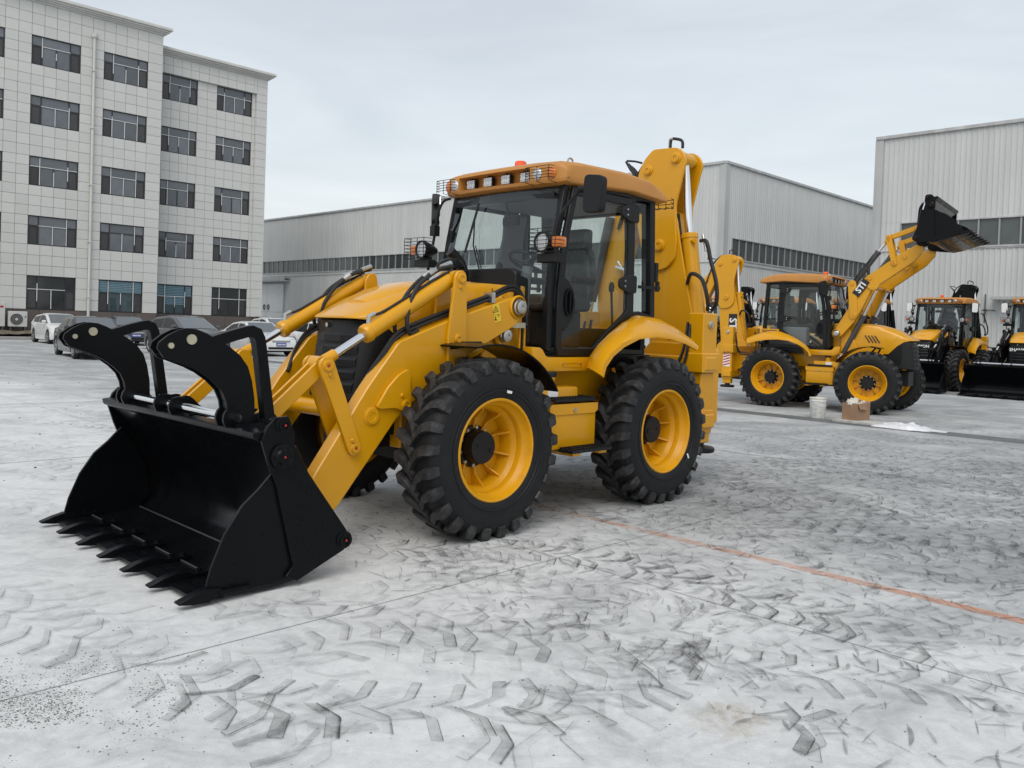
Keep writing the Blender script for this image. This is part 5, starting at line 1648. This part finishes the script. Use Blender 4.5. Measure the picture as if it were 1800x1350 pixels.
# ------------------------------------------------------------------ parked cars
def car_paint(name, col, rough=0.25):
    mat(name, col, rough, coat=0.8, var=0.03, vscale=1.0, dirt=(0.22, 0.21, 0.20), dscale=2.5, damt=0.22)
car_paint('car_white', (0.62, 0.63, 0.63))
car_paint('car_black', (0.012, 0.0125, 0.014))
car_paint('car_grey', (0.055, 0.058, 0.068))
car_paint('car_navy', (0.014, 0.016, 0.026))
random_tone_mat('car_window', (0.012, 0.014, 0.016), 0.2, 0.05, 0.0)
mat('screen_glass', (0.10, 0.115, 0.125), 0.05, coat=0.5)
mat('car_tyre', (0.016, 0.016, 0.017), 0.8)
mat('alloy', (0.45, 0.46, 0.47), 0.35, metal=0.8)
mat('plate_blue', (0.012, 0.045, 0.30), 0.4)
mat('headlamp', (0.55, 0.57, 0.60), 0.12, metal=0.5, bump=0.5, bscale=30)

def car(name, label, cat, loc, rz, paint, L, W_, H, kind, plate=True, rails=False, group='cars parked in front of the office building'):
    t = thing(name, label, cat, loc, rz, group)
    wr = .33 if kind != 'suv' else .37
    xf, xr = L / 2 - .85, -L / 2 + (.85 if kind != 'hatch' else .70)
    belt = H * .60
    gz = .20 if kind != 'suv' else .26
    # belt / bonnet line
    if kind == 'sedan':
        top = [(-L / 2, .70), (-L / 2 + .06, .92), (-L / 2 + .25, .985), (-L / 2 + .8, 1.0), (-.6, .96), (.5, .95), (L / 2 - 1.35, .93), (L / 2 - .9, .88), (L / 2 - .35, .79), (L / 2 - .08, .68), (L / 2, .55)]
        gh = [(-L / 2 + .55, .985), (-L / 2 + 1.35, H - .06), (-.35, H), (.20, H - .02), (L / 2 - 1.40, .94)]
        roof_n = (1, 3)
    elif kind == 'hatch':
        top = [(-L / 2, .72), (-L / 2 + .04, .95), (-L / 2 + .15, 1.02), (-.5, 1.0), (.4, .98), (L / 2 - 1.0, .96), (L / 2 - .6, .90), (L / 2 - .22, .78), (L / 2 - .05, .66), (L / 2, .5)]
        gh = [(-L / 2 + .08, 1.01), (-L / 2 + .50, H - .10), (-.35, H), (.02, H - .03), (L / 2 - .92, .96)]
    else:
        top = [(-L / 2, .78), (-L / 2 + .05, 1.02), (-L / 2 + .2, 1.08), (-.6, 1.06), (.5, 1.05), (L / 2 - 1.15, 1.04), (L / 2 - .7, 1.0), (L / 2 - .25, .92), (L / 2 - .05, .78), (L / 2, .6)]
        gh = [(-L / 2 + .12, 1.07), (-L / 2 + .85, H - .09), (-.3, H), (.12, H - .03), (L / 2 - 1.10, 1.04)]
    def ztop(x):
        for (x0, z0), (x1, z1) in zip(top[:-1], top[1:]):
            if x0 <= x <= x1:
                return z0 + (z1 - z0) * (x - x0) / (x1 - x0)
        return top[-1][1]
    xs = sorted(set([round(-L / 2 + L * i / 34, 3) for i in range(35)] + [round(c + (wr + .06) * math.cos(math.pi * k / 10), 3) for c in (xf, xr) for k in range(11)] + [round(p[0], 3) for p in top]))
    rings = []
    for x in xs:
        zb = gz + .06 * max(0, (abs(x) - L / 2 + .5) / .5)
        for c in (xf, xr):
            d = (wr + .06) ** 2 - (x - c) ** 2
            if d > 0:
                zb = max(zb, wr + math.sqrt(d))
        e = max(0, (abs(x) - (L / 2 - .55)) / .55)
        hw = W_ / 2 * (1 - .22 * e * e)
        zt = ztop(x)
        zm = zb + (zt - zb) * .55
        zb = min(zb, zt - .08)
        half = [(hw * .965, zb), (hw, zb + (zt - zb) * .25), (hw * .995, zm), (hw * .965, zt - .05), (hw * .90, zt), (hw * .45, zt + .035), (0, zt + .045)]
        rings.append([(x, -y, z) for y, z in half] + [(x, y, z) for y, z in half[-2::-1]])
    ob('body', MB().loft(rings), paint, t, ang=40)
    ob('underbody', MB().box(-L / 2 + .25, L / 2 - .25, -W_ / 2 * .82, W_ / 2 * .82, gz - .02, .62), 'black_plastic', t)
    hwb, hwt = W_ / 2 * .90, W_ / 2 * .70
    def ghw(z):
        return hwb + (hwt - hwb) * (z - .95) / (H - .95)
    rings = []
    prof = []
    for (x0, z0), (x1, z1) in zip(gh[:-1], gh[1:]):
        for k in range(4):
            prof.append((x0 + (x1 - x0) * k / 4, z0 + (z1 - z0) * k / 4))
    prof.append(gh[-1])
    for x, z in prof:
        rings.append([(x, -hwb, .90), (x, -ghw(z) - .0, z - .01), (x, -ghw(z) * .86, z + .018), (x, 0, z + .03), (x, ghw(z) * .86, z + .018), (x, ghw(z), z - .01), (x, hwb, .90)])
    cab = ob('cabin', MB().loft(rings), paint, t, ang=35)
    # glass set a few millimetres proud of the cabin
    def sidewin(x0, x1, sd, zlo):
        pts = []
        n = 6
        up_, lo = [], []
        for i in range(n + 1):
            x = x0 + (x1 - x0) * i / n
            zt = None
            for (a, za), (b, zb) in zip(gh[:-1], gh[1:]):
                if a <= x <= b:
                    zt = za + (zb - za) * (x - a) / (b - a)
            zt = max(zlo + .005, (zt or zlo) - .075)
            f = (zt - .90) / max(.05, (zt + .075 - .90))
            yt = hwb + (ghw(zt + .075) - hwb) * f + .006
            fl = (zlo - .90) / max(.05, (zt + .075 - .90))
            yl = hwb + (ghw(zt + .075) - hwb) * max(0, fl) + .006
            up_.append((x, sd * yt, zt)); lo.append((x, sd * yl, zlo))
        k = len(up_)
        return MB().add(lo + up_, [(i, i + 1, k + i + 1, k + i) for i in range(k - 1)])
    zlo = gh[-1][1] + .03
    mid = (gh[1][0] + gh[3][0]) / 2 + .05
    for sd in (1, -1):
        ob('side_window', sidewin(gh[0][0] + .30, mid - .04, sd, zlo), 'car_window', t)
        ob('side_window', sidewin(mid + .04, gh[4][0] - .24, sd, zlo), 'car_window', t)
    def screen(a, b, lo, hi):
        (x0, z0), (x1, z1) = a, b
        pts = []
        n = (Vector((x1, 0, z1)) - Vector((x0, 0, z0))).normalized()
        nn = Vector((n.z, 0, -n.x))
        if nn.z < 0:
            nn = -nn
        rows = []
        for k in range(5):
            f = lo + (hi - lo) * k / 4
            x, z = x0 + (x1 - x0) * f, z0 + (z1 - z0) * f
            w_ = ghw(z) * .86
            rows.append([Vector((x, y, z + .018 + .012 * (1 - abs(y) / w_))) + nn * .008 for y in (-w_ * 1.0, -w_ * .5, 0, w_ * .5, w_ * 1.0)])
        return MB().loft(rows, caps=False, closed=False)
    ob('windscreen', screen(gh[4], gh[3], .04, .93), 'screen_glass', t)
    ob('rear_screen', screen(gh[0], gh[1], .12, .92), 'car_window', t)
    for c in (xf, xr):
        for sd in (1, -1):
            y = sd * (W_ / 2 - .02)
            wh = ob('wheel', MB().lathe([(wr * .62, -.20), (wr * .95, -.20), (wr, -.16), (wr, -.04), (wr * .95, -.005), (wr * .68, .0), (wr * .66, -.03), (wr * .2, -.05), (.001, -.05)], (0, 0, 0), (0, sd, 0), 26, caps=False), 'car_tyre', t, (c, y, wr))
            q = MB()
            for k in range(5):
                a = 2 * math.pi * k / 5 + .3
                q.bar((0, -sd * .028, 0), (wr * .66 * math.cos(a), -sd * .02, wr * .66 * math.sin(a)), .06, .03, (0, 1, 0))
            q.lathe([(wr * .66, -.02), (wr * .66, .0), (wr * .58, -.012)], (0, 0, 0), (0, sd, 0), 24, caps=False)
            ob('rim', q, 'alloy', wh)
    for sd in (1, -1):
        y = W_ / 2 * .66
        q = MB().loft([[(L / 2 - .02 - .0 + dx, sd * (y + dy), z) for dx, dy, z in r] for r in (((-.08, -.20, .62), (-.16, .12, .62), (-.20, .12, .76), (-.12, -.18, .72)), ((.0, -.20, .625), (-.12, .145, .63), (-.16, .14, .755), (-.04, -.18, .71)))])
        ob('headlight', q, 'headlamp', t)
        ob('tail_light', MB().box(-L / 2 - .01, -L / 2 + .2, sd * (W_ / 2 * .55), sd * (W_ / 2 * .80), .78, .92), 'red', t, bev=.02)
        ob('mirror', MB().lathe([(.001, 0), (.06, .01), (.075, .06), (.06, .16), (.001, .19)], (gh[4][0] - .34, sd * (hwb + .02), zlo + .07), (0, sd, 0), 10), paint, t)
    ob('front_grille', MB().box(L / 2 - .10, L / 2 + .012, -W_ * .22, W_ * .22, .60, .68), 'mullion_grey', t, bev=.01)
    ob('lower_grille', MB().box(L / 2 - .12, L / 2 + .008, -W_ * .32, W_ * .32, .30, .40), 'black_plastic', t, bev=.01)
    if plate:
        p = ob('number_plate', MB().box(L / 2 + .012, L / 2 + .026, -.22, .22, .44, .58), 'plate_blue', t)
        q = MB()
        for k, w_ in enumerate((.05, .045, .045, .04, .05, .045, .035)):
            y = -.175 + k * .056
            q.box(L / 2 + .026, L / 2 + .0275, y, y + w_ * .75, .475, .545)
        ob('plate_characters', q, 'white_decal', p)
    if rails:
        for sd in (1, -1):
            yy = ghw(H) * .82 * sd
            ob('roof_rail', MB().tube([(-L / 2 + .7, yy, H + .0), (-L / 2 + .8, yy, H + .07), (.1, yy, H + .085), (.25, yy, H + .01)], .018, 6), 'alloy', t)
    return t

CA = R(-46)
car('parked_car', 'white hatchback parked beside the air conditioning unit', 'car', (-22.35, 41.6, 0), CA, 'car_white', 3.9, 1.68, 1.45, 'hatch')
car('parked_car', 'black sedan partly hidden behind the far black grapple arm', 'car', (-15.0, 30.1, 0), R(-52), 'car_black', 4.7, 1.80, 1.42, 'sedan')
car('parked_car', 'dark navy sedan with blue plate behind the black sedan', 'car', (-19.9, 43.6, 0), R(-55), 'car_navy', 4.7, 1.80, 1.42, 'sedan')
car('parked_car', 'dark grey car with a pale windscreen between the grapple arms', 'car', (-13.35, 34.6, 0), R(-42), 'car_grey', 4.45, 1.82, 1.55, 'suv')
car('parked_car', 'white sedan with blue number plate left of the loader grille', 'car', (-11.2, 37.0, 0), R(-48), 'car_white', 4.65, 1.78, 1.41, 'sedan')
car('parked_car', 'white car behind the tilt cylinder, right of the white sedan', 'car', (-9.3, 41.6, 0), R(-46), 'car_white', 4.5, 1.78, 1.48, 'sedan', plate=False)
car('parked_car', 'white car with roof rails, only its roof above the white sedan', 'car', (-13.2, 47.0, 0), R(-50), 'car_white', 4.6, 1.84, 1.60, 'suv', plate=False, rails=True)
# ------------------------------------------------------------------ small things by the drain
def lumpy(seed, n, amp):
    r = random.Random(seed)
    return [r.uniform(-amp, amp) for _ in range(n)]

t = thing('paint_pail', 'white plastic paint pail with stains standing by the drain', 'pail', (6.12, 16.75, 0))
ob('pail_body', MB().lathe([(.001, .0), (.135, .0), (.14, .01), (.158, .33), (.166, .335), (.166, .35), (.158, .355), (.160, .385), (.168, .39), (.168, .405), (.152, .405), (.150, .36), (.13, .05), (.001, .05)], (0, 0, 0), (0, 0, 1), 28), 'paint_pail', t)
ob('pail_contents', MB().lathe([(.149, .355), (.001, .358)], (0, 0, 0), (0, 0, 1), 24), 'yellow_decal', t)
ob('pail_handle', MB().tube(smooth_path([(-.165, 0, .36), (-.15, -.16, .30), (0, -.20, .22), (.15, -.16, .30), (.165, 0, .36)], 6), .004, 6), 'steel', t)

t = thing('cardboard_box', 'open brown cardboard box full of crumpled packing paper', 'box', (6.62, 16.12, 0.055), R(38))
ob('box_walls', MB().ring([(-.22, -.16), (.22, -.16), (.22, .16), (-.22, .16)], [(-.212, -.152), (.212, -.152), (.212, .152), (-.212, .152)], 'z', 0, .32).box(-.212, .212, -.152, .152, .001, .012), 'cardboard', t)
q = MB().add([(-.22, -.16, .32), (.05, -.16, .32), (.05, -.20, .20), (-.22, -.21, .22)], [(0, 1, 2, 3)]).add([(.22, -.16, .32), (.22, .16, .32), (.30, .14, .34), (.30, -.12, .35)], [(0, 1, 2, 3)])
ob('box_flap', q, 'cardboard', t)
r9 = random.Random(5)
for k in range(9):
    cx, cy, cz, rr = r9.uniform(-.15, .15), r9.uniform(-.1, .1), r9.uniform(.27, .36), r9.uniform(.05, .09)
    bm = bmesh.new()
    bmesh.ops.create_icosphere(bm, subdivisions=2, radius=rr)
    for v in bm.verts:
        v.co *= r9.uniform(.65, 1.25)
        v.co += Vector((cx, cy, cz))
    me = bpy.data.meshes.new('packing_paper')
    bm.to_mesh(me)
    bm.free()
    ob('packing_paper', me, 'paper', t)

tag(ob('concrete_slab', MB().box(-.42, .42, -.22, .22, 0, .055), 'slab_white', None, (6.62, 15.98, 0.0), (0, 0, R(-44)), bev=.008), 'pale concrete slab bridging the drain under the cardboard box', 'slab')

# crumpled white sheet
bm = bmesh.new()
nx, ny = 46, 22
r8 = random.Random(11)
from mathutils import noise as mnoise
vv = []
for j in range(ny + 1):
    for i in range(nx + 1):
        u, v = i / nx, j / ny
        x = (u - .5) * 1.25
        edge = .30 * (1 - .55 * max(0, (u - .55) / .45) ** 1.2) * (1 - .5 * max(0, (.15 - u) / .15))
        y = (v - .5) * 2 * edge + .05 * math.sin(u * 9)
        prof = max(0, math.sin(math.pi * min(1, u * 1.25)) ** .7 if u < .8 else .18 * (1 - u) / .2) * (1 - (2 * v - 1) ** 2) ** .5
        n1 = mnoise.noise(Vector((x * 5, y * 5, 3.1))) * .05 + abs(mnoise.noise(Vector((x * 11, y * 11, 7.7)))) * .045
        z = .006 + prof * (.085 + n1) + max(0, n1) * .15
        vv.append(bm.verts.new((x, y, z)))
for j in range(ny):
    for i in range(nx):
        a = j * (nx + 1) + i
        bm.faces.new((vv[a], vv[a + 1], vv[a + nx + 2], vv[a + nx + 1])).smooth = True
me = bpy.data.meshes.new('plastic_sheet')
bm.to_mesh(me)
bm.free()
tag(ob('plastic_sheet', me, 'plastic_sheet', None, (7.22, 15.22, 0), (0, 0, R(-38))), 'crumpled white plastic sheet lying beside the drain', 'sheet')

# ------------------------------------------------------------------ tyre prints and scuffs on the concrete
def print_mat(name, col, lo, hi, sc):
    m = bpy.data.materials.new(name)
    m.use_nodes = True
    nt = m.node_tree
    b = nt.nodes['Principled BSDF']
    b.inputs['Base Color'].default_value = (*col, 1)
    b.inputs['Roughness'].default_value = .8
    o = nt.nodes['Material Output']
    at = nt.nodes.new('ShaderNodeAttribute')
    at.attribute_name = 'ink'
    tcn = nt.nodes.new('ShaderNodeTexCoord')
    n = nt.nodes.new('ShaderNodeTexNoise')
    n.inputs['Scale'].default_value = sc
    n.inputs['Detail'].default_value = 6
    n.inputs['Roughness'].default_value = .7
    nt.links.new(tcn.outputs['Object'], n.inputs['Vector'])
    mr = nt.nodes.new('ShaderNodeMapRange')
    mr.inputs['From Min'].default_value = .3
    mr.inputs['From Max'].default_value = .7
    mr.inputs['To Min'].default_value = lo
    mr.inputs['To Max'].default_value = hi
    nt.links.new(n.outputs['Fac'], mr.inputs['Value'])
    mu = nt.nodes.new('ShaderNodeMath')
    mu.operation = 'MULTIPLY'
    mu.use_clamp = True
    nt.links.new(at.outputs['Fac'], mu.inputs[0])
    nt.links.new(mr.outputs['Result'], mu.inputs[1])
    t = nt.nodes.new('ShaderNodeBsdfTransparent')
    x = nt.nodes.new('ShaderNodeMixShader')
    nt.links.new(mu.outputs[0], x.inputs[0])
    nt.links.new(t.outputs[0], x.inputs[1])
    nt.links.new(b.outputs[0], x.inputs[2])
    nt.links.new(x.outputs[0], o.inputs['Surface'])
    MAT[name] = m
print_mat('tyre_print', (.05, .051, .053), .35, 1.2, 14)
print_mat('rust_stain', (.46, .34, .18), .1, 1.2, 6)

class Ink:
    def __init__(s):
        s.v, s.f, s.a, s.k = [], [], [], 0
    def band(s, left, right, il, ir):
        """ribbon between two polylines, ink strengths on each side"""
        s.k += 1
        z = .0052 + (s.k % 350) * 1.2e-5
        b = len(s.v)
        n = len(left)
        for i in range(n):
            s.v += [(left[i][0], left[i][1], z), (right[i][0], right[i][1], z)]
            s.a += [il[i], ir[i]]
        s.f += [(b + 2 * i, b + 2 * i + 1, b + 2 * i + 3, b + 2 * i + 2) for i in range(n - 1)]
    def build(s, name, m):
        me = bpy.data.meshes.new(name)
        me.from_pydata(s.v, [], s.f)
        a = me.attributes.new('ink', 'FLOAT', 'POINT')
        a.data.foreach_set('value', s.a)
        return ob(name, me, m)

ink = Ink()
rk = random.Random(21)

def lug_print(c, d, side, s, strength, dark_edge=True):
    """one bent lug print; c centre, d travel direction, side +1/-1"""
    d = Vector((d[0], d[1])).normalized()
    n = Vector((-d.y, d.x)) * side
    k = rk.uniform(.8, 1.2)
    cut0, cut1 = rk.uniform(-.03, .02), rk.uniform(.21, .26)
    st = [(cut0, -.135 * k + .9 * cut0), (.082, -.022), (.098, -.012), (cut1, .012)]
    hw = .0235 * s * rk.uniform(.75, 1.15)
    L, Rr = [], []
    for w_, al in st:
        p = Vector(c) + n * (w_ * s) + d * (al * s)
        L.append(p + d * hw); Rr.append(p - d * hw)
    a = strength * rk.uniform(.5, 1.1)
    m = len(L)
    inner = rk.uniform(.2, .5)
    ink.band(L, Rr, [a * inner] * m, [a * inner * rk.uniform(.3, 1.3)] * m)
    e = rk.uniform(.003, .007)
    if rk.random() < .85:
        ink.band([p + d * e for p in L], L, [a * 1.2] * m, [a * 1.7] * m)
        if rk.random() < .6:
            g = hw * rk.uniform(.25, .6)
            ink.band(L, [p - d * g for p in L], [a * .9] * m, [0.0] * m)
    if rk.random() < .4:
        ink.band([p - d * e * .6 for p in Rr], Rr, [a * .8] * m, [a * 1.2] * m)
    if rk.random() < .7:
        t_ = (L[-1] - Rr[-1]).normalized()
        q = [L[-1], (L[-1] + Rr[-1]) / 2, Rr[-1]]
        ink.band([p + n * e for p in q], q, [a * 1.2] * 3, [a * 1.4] * 3)

def track(pts, strength, pitch=.165, s=1.0, jitter=.02, skip=.1, sides=(1, -1), fn=None):
    P = smooth_path([(x, y, 0) for x, y in pts], 14)
    acc, k = 0.0, 0
    seed = rk.uniform(0, 50)
    for a, b in zip(P[:-1], P[1:]):
        d = b - a
        acc += d.length
        if acc >= pitch / 2:
            acc -= pitch / 2
            k += 1
            sd = 1 if k % 2 else -1
            if sd not in sides or rk.random() < skip:
                continue
            nn = mnoise.noise(Vector((a.x * .9 + seed, a.y * .9, 0)))
            stg = strength * max(.25, .8 + .8 * nn)
            if fn:
                stg *= fn(k)
            lug_print((a.x + rk.uniform(-jitter, jitter), a.y + rk.uniform(-jitter, jitter)), (d.x, d.y), sd, s * rk.uniform(.92, 1.08), min(.95, stg))

# the tracks that stand out in front of the machine
track([(-1.43, 3.64), (-1.2, 3.54), (-0.95, 3.5), (-0.61, 3.49), (-0.19, 3.51), (0.1, 3.55), (0.3, 3.65), (0.52, 3.8), (0.72, 3.94)], 0.74, 0.2, 1.05, 0.006, 0.0)
track([(-0.84, 4.72), (-0.53, 4.66), (-0.35, 4.63), (-0.17, 4.6), (0.02, 4.57), (0.21, 4.55), (0.42, 4.54), (0.67, 4.53)], 0.52, 0.2, 0.95, 0.008, 0.05)
track([(-0.99, 4.5), (-0.61, 4.49), (-0.4, 4.44), (-0.2, 4.43), (-0.04, 4.37), (0.13, 4.32), (0.28, 4.26), (0.45, 4.19), (0.64, 4.12), (0.83, 4.08), (1.02, 4.06), (1.21, 4.05), (1.39, 4.02), (1.63, 3.99), (1.83, 3.95), (2.02, 3.91), (2.4, 3.83)], 0.76, 0.185, 1.0, 0.008, 0.0)
track([(-2.62, 4.42), (-2.3, 4.22), (-1.97, 4.01), (-1.66, 3.82), (-1.38, 3.7), (-1.12, 3.59), (-0.91, 3.46), (-0.76, 3.3), (-0.64, 3.09)], 0.61, 0.2, 1.15, 0.01, 0.05)
track([(-2.9, 4.83), (-2.36, 4.54), (-1.8, 4.26), (-1.25, 4.01), (-0.87, 3.78), (-0.66, 3.51), (-0.52, 3.22)], 0.39, 0.21, 1.1, 0.01, 0.1)
track([(-0.76, 5.98), (-0.15, 6.06), (0.26, 6.0), (0.76, 5.8), (1.1, 5.51), (1.45, 5.17), (1.84, 4.78), (2.13, 4.37), (2.45, 3.91)], 0.82, 0.15, 1.0, 0.03, 0.05)
track([(-0.55, 6.33), (0.05, 6.41), (0.69, 6.25), (1.22, 5.72), (1.65, 5.22), (1.99, 4.75), (2.25, 4.32)], 0.61, 0.15, 1.0, 0.04, 0.1)
track([(-1.48, 4.5), (-1.32, 4.7), (-1.05, 4.76), (-0.81, 4.9), (-0.57, 5.09), (-0.39, 5.46), (-0.19, 5.83)], 0.61, 0.16, 0.95, 0.03, 0.05)
track([(-0.97, 3.96), (-0.8, 4.19), (-0.59, 4.5)], 0.34, 0.19, 1.1, 0.01, 0.0)
track([(-0.25, 5.55), (0.05, 5.21), (0.32, 4.87), (0.54, 4.48), (0.74, 4.18), (1.01, 4.13)], 0.52, 0.17, 1.1, 0.03, 0.1)
track([(-0.09, 5.31), (0.42, 5.37), (0.93, 5.2), (1.36, 4.83), (1.64, 4.5)], 0.47, 0.17, 1.05, 0.03, 0.1)
track([(0.72, 3.91), (0.44, 3.59), (0.19, 3.34), (-0.04, 3.26)], 0.46, 0.17, 1.15, 0.02, 0.0)
track([(1.2, 3.52), (1.26, 3.42), (1.38, 3.36)], 0.57, 0.16, 1.1, 0.02, 0.0)
track([(-1.09, 3.35), (-0.9, 3.34), (-0.7, 3.26), (-0.5, 3.1)], 0.31, 0.2, 1.15, 0.01, 0.0)
track([(-0.7, 4.28), (-0.35, 4.25), (-0.0, 4.19), (0.34, 4.15)], 0.32, 0.2, 1.1, 0.01, 0.0)
for cx, cy, sp, n, stg in ((1.03, 4.18, .13, 18, .6), (.66, 4.12, .10, 7, .55), (.30, 3.60, .07, 5, .6), (.05, 3.31, .05, 3, .8), (1.26, 3.42, .06, 4, .8), (-1.29, 4.62, .10, 7, .6), (.45, 4.80, .3, 10, .35), (-.2, 5.5, .35, 16, .35), (.8, 4.9, .35, 14, .35), (1.35, 4.65, .3, 12, .35)):
    hm = rk.uniform(-60, 0)
    for k in range(n):
        h = R(rk.gauss(hm, 20))
        lug_print((rk.gauss(cx, sp), rk.gauss(cy, sp * .6)), (math.cos(h), math.sin(h)), rk.choice((1, -1)), rk.uniform(.9, 1.25), stg * rk.uniform(.4, 1.1))
# general traffic over the yard
for k in range(150):
    x, y = rk.uniform(-8, 9), rk.uniform(5.6, 17)
    if k % 2 == 0:
        x, y = rk.uniform(.0, 7.5), rk.uniform(5.2, 12)
    h = R(rk.choice((-45, -40, -50, -20, -60, 10)) + rk.uniform(-10, 10))
    cv = rk.uniform(-.15, .15)
    pts = []
    for i in range(9):
        pts.append((x, y))
        x += math.cos(h) * .6; y += math.sin(h) * .6
        h += cv * .6
    if min(p[1] for p in pts) < 4.6:
        continue
    track(pts, rk.uniform(.22, .55), .17, skip=.12)
# fine scratches and slivers everywhere, denser on the right
for k in range(15000):
    if k % 3:
        u, v = rk.uniform(3.2, 13), rk.uniform(-8, 6)
    else:
        u, v = rk.uniform(2.6, 14), rk.uniform(-4, 12)
        if u < 4.3 and rk.random() < .6:
            u += 3
    c = site(u, v)
    h = R(rk.choice((-45, 45, -20, -65, 10, 80)) + rk.uniform(-25, 25))
    ln = rk.uniform(.04, .20)
    w_ = rk.uniform(.003, .012)
    cv = rk.uniform(-3, 3)
    L, Rr = [], []
    x, y = c.x, c.y
    for i in range(5):
        nx_, ny_ = -math.sin(h), math.cos(h)
        ww = w_ * (.3, .9, 1, .8, .2)[i]
        L.append((x + nx_ * ww, y + ny_ * ww)); Rr.append((x - nx_ * ww, y - ny_ * ww))
        x += math.cos(h) * ln / 4; y += math.sin(h) * ln / 4
        h += cv * ln / 4
    a = rk.uniform(.15, .6)
    ink.band(L, Rr, [a] * 5, [a * rk.uniform(.2, 1)] * 5)
for k in range(2600):
    u, v = (rk.uniform(5.0, 13), rk.uniform(-8, 6)) if k % 4 else (rk.uniform(3.0, 12), rk.uniform(4.5, 14))
    c = site(u, v)
    h = R(rk.choice((-45, -40, -55, -20)) + rk.uniform(-15, 15))
    lug_print((c.x, c.y), (math.cos(h), math.sin(h)), rk.choice((1, -1)), rk.uniform(.5, 1.1), rk.uniform(.12, .42))
o = ink.build('tyre_marks', 'tyre_print')
o['kind'] = 'stuff'
o['label'] = 'grey chevron tyre prints and scuffs over the concrete yard'

# rust-coloured stain
st = Ink()
for k in range(420):
    r_, a = .16 * math.sqrt(rk.random()) * rk.uniform(.5, 1.2), rk.uniform(0, 6.28)
    x, y = .97 + r_ * math.cos(a) * 1.2 + .0, 3.50 + r_ * math.sin(a) * 1.0
    s_ = rk.uniform(.003, .022)
    st.band([(x - s_, y - s_), (x + s_, y - s_)], [(x - s_, y + s_), (x + s_ * .5, y + s_)], [rk.uniform(.02, .11)] * 2, [rk.uniform(.01, .09)] * 2)
o = st.build('rust_stain', 'rust_stain')
o['kind'] = 'stuff'
o['label'] = 'small rusty sand stain on the concrete in front'

# grit: loose stones in the near left corner and scattered over the yard
def stones(name, gen, n, m, label):
    q = MB()
    for k in range(n):
        x, y, s_ = gen()
        a = rk.uniform(0, 6.28)
        c, s2 = math.cos(a) * s_, math.sin(a) * s_
        h = s_ * rk.uniform(.5, .9)
        q.add([(x + c, y + s2, 0), (x - s2, y + c, 0), (x - c, y - s2, 0), (x + s2, y - c, 0), (x + c * .3, y + s2 * .3, h)], [(0, 1, 4), (1, 2, 4), (2, 3, 4), (3, 0, 4)])
    me = bpy.data.meshes.new(name)
    me.from_pydata(q.v, [], q.f)
    o = ob(name, me, m)
    o['kind'] = 'stuff'
    o['label'] = label
def g1():
    while True:
        x, y = rk.gauss(-1.85, .28), rk.gauss(3.45, .22)
        if mnoise.noise(Vector((x * 4, y * 4, 1))) + rk.uniform(-.25, .25) > .02:
            return x, y, (rk.uniform(.001, .003) if rk.random() < .8 else rk.uniform(.003, .006))
stones('loose_grit', g1, 4200, 'gravel', 'patch of loose grey grit in the near left corner')
def g2():
    return rk.uniform(-16, -1.5), rk.uniform(7, 28), rk.uniform(.006, .022)
stones('scattered_pebbles', g2, 420, 'ac_dark', 'scattered dark pebbles over the left of the yard')
def g3():
    return rk.uniform(-2, 3), rk.uniform(2.9, 6), rk.uniform(.002, .007)
stones('scattered_crumbs', g3, 350, 'gravel', 'tiny crumbs of dirt on the near concrete')
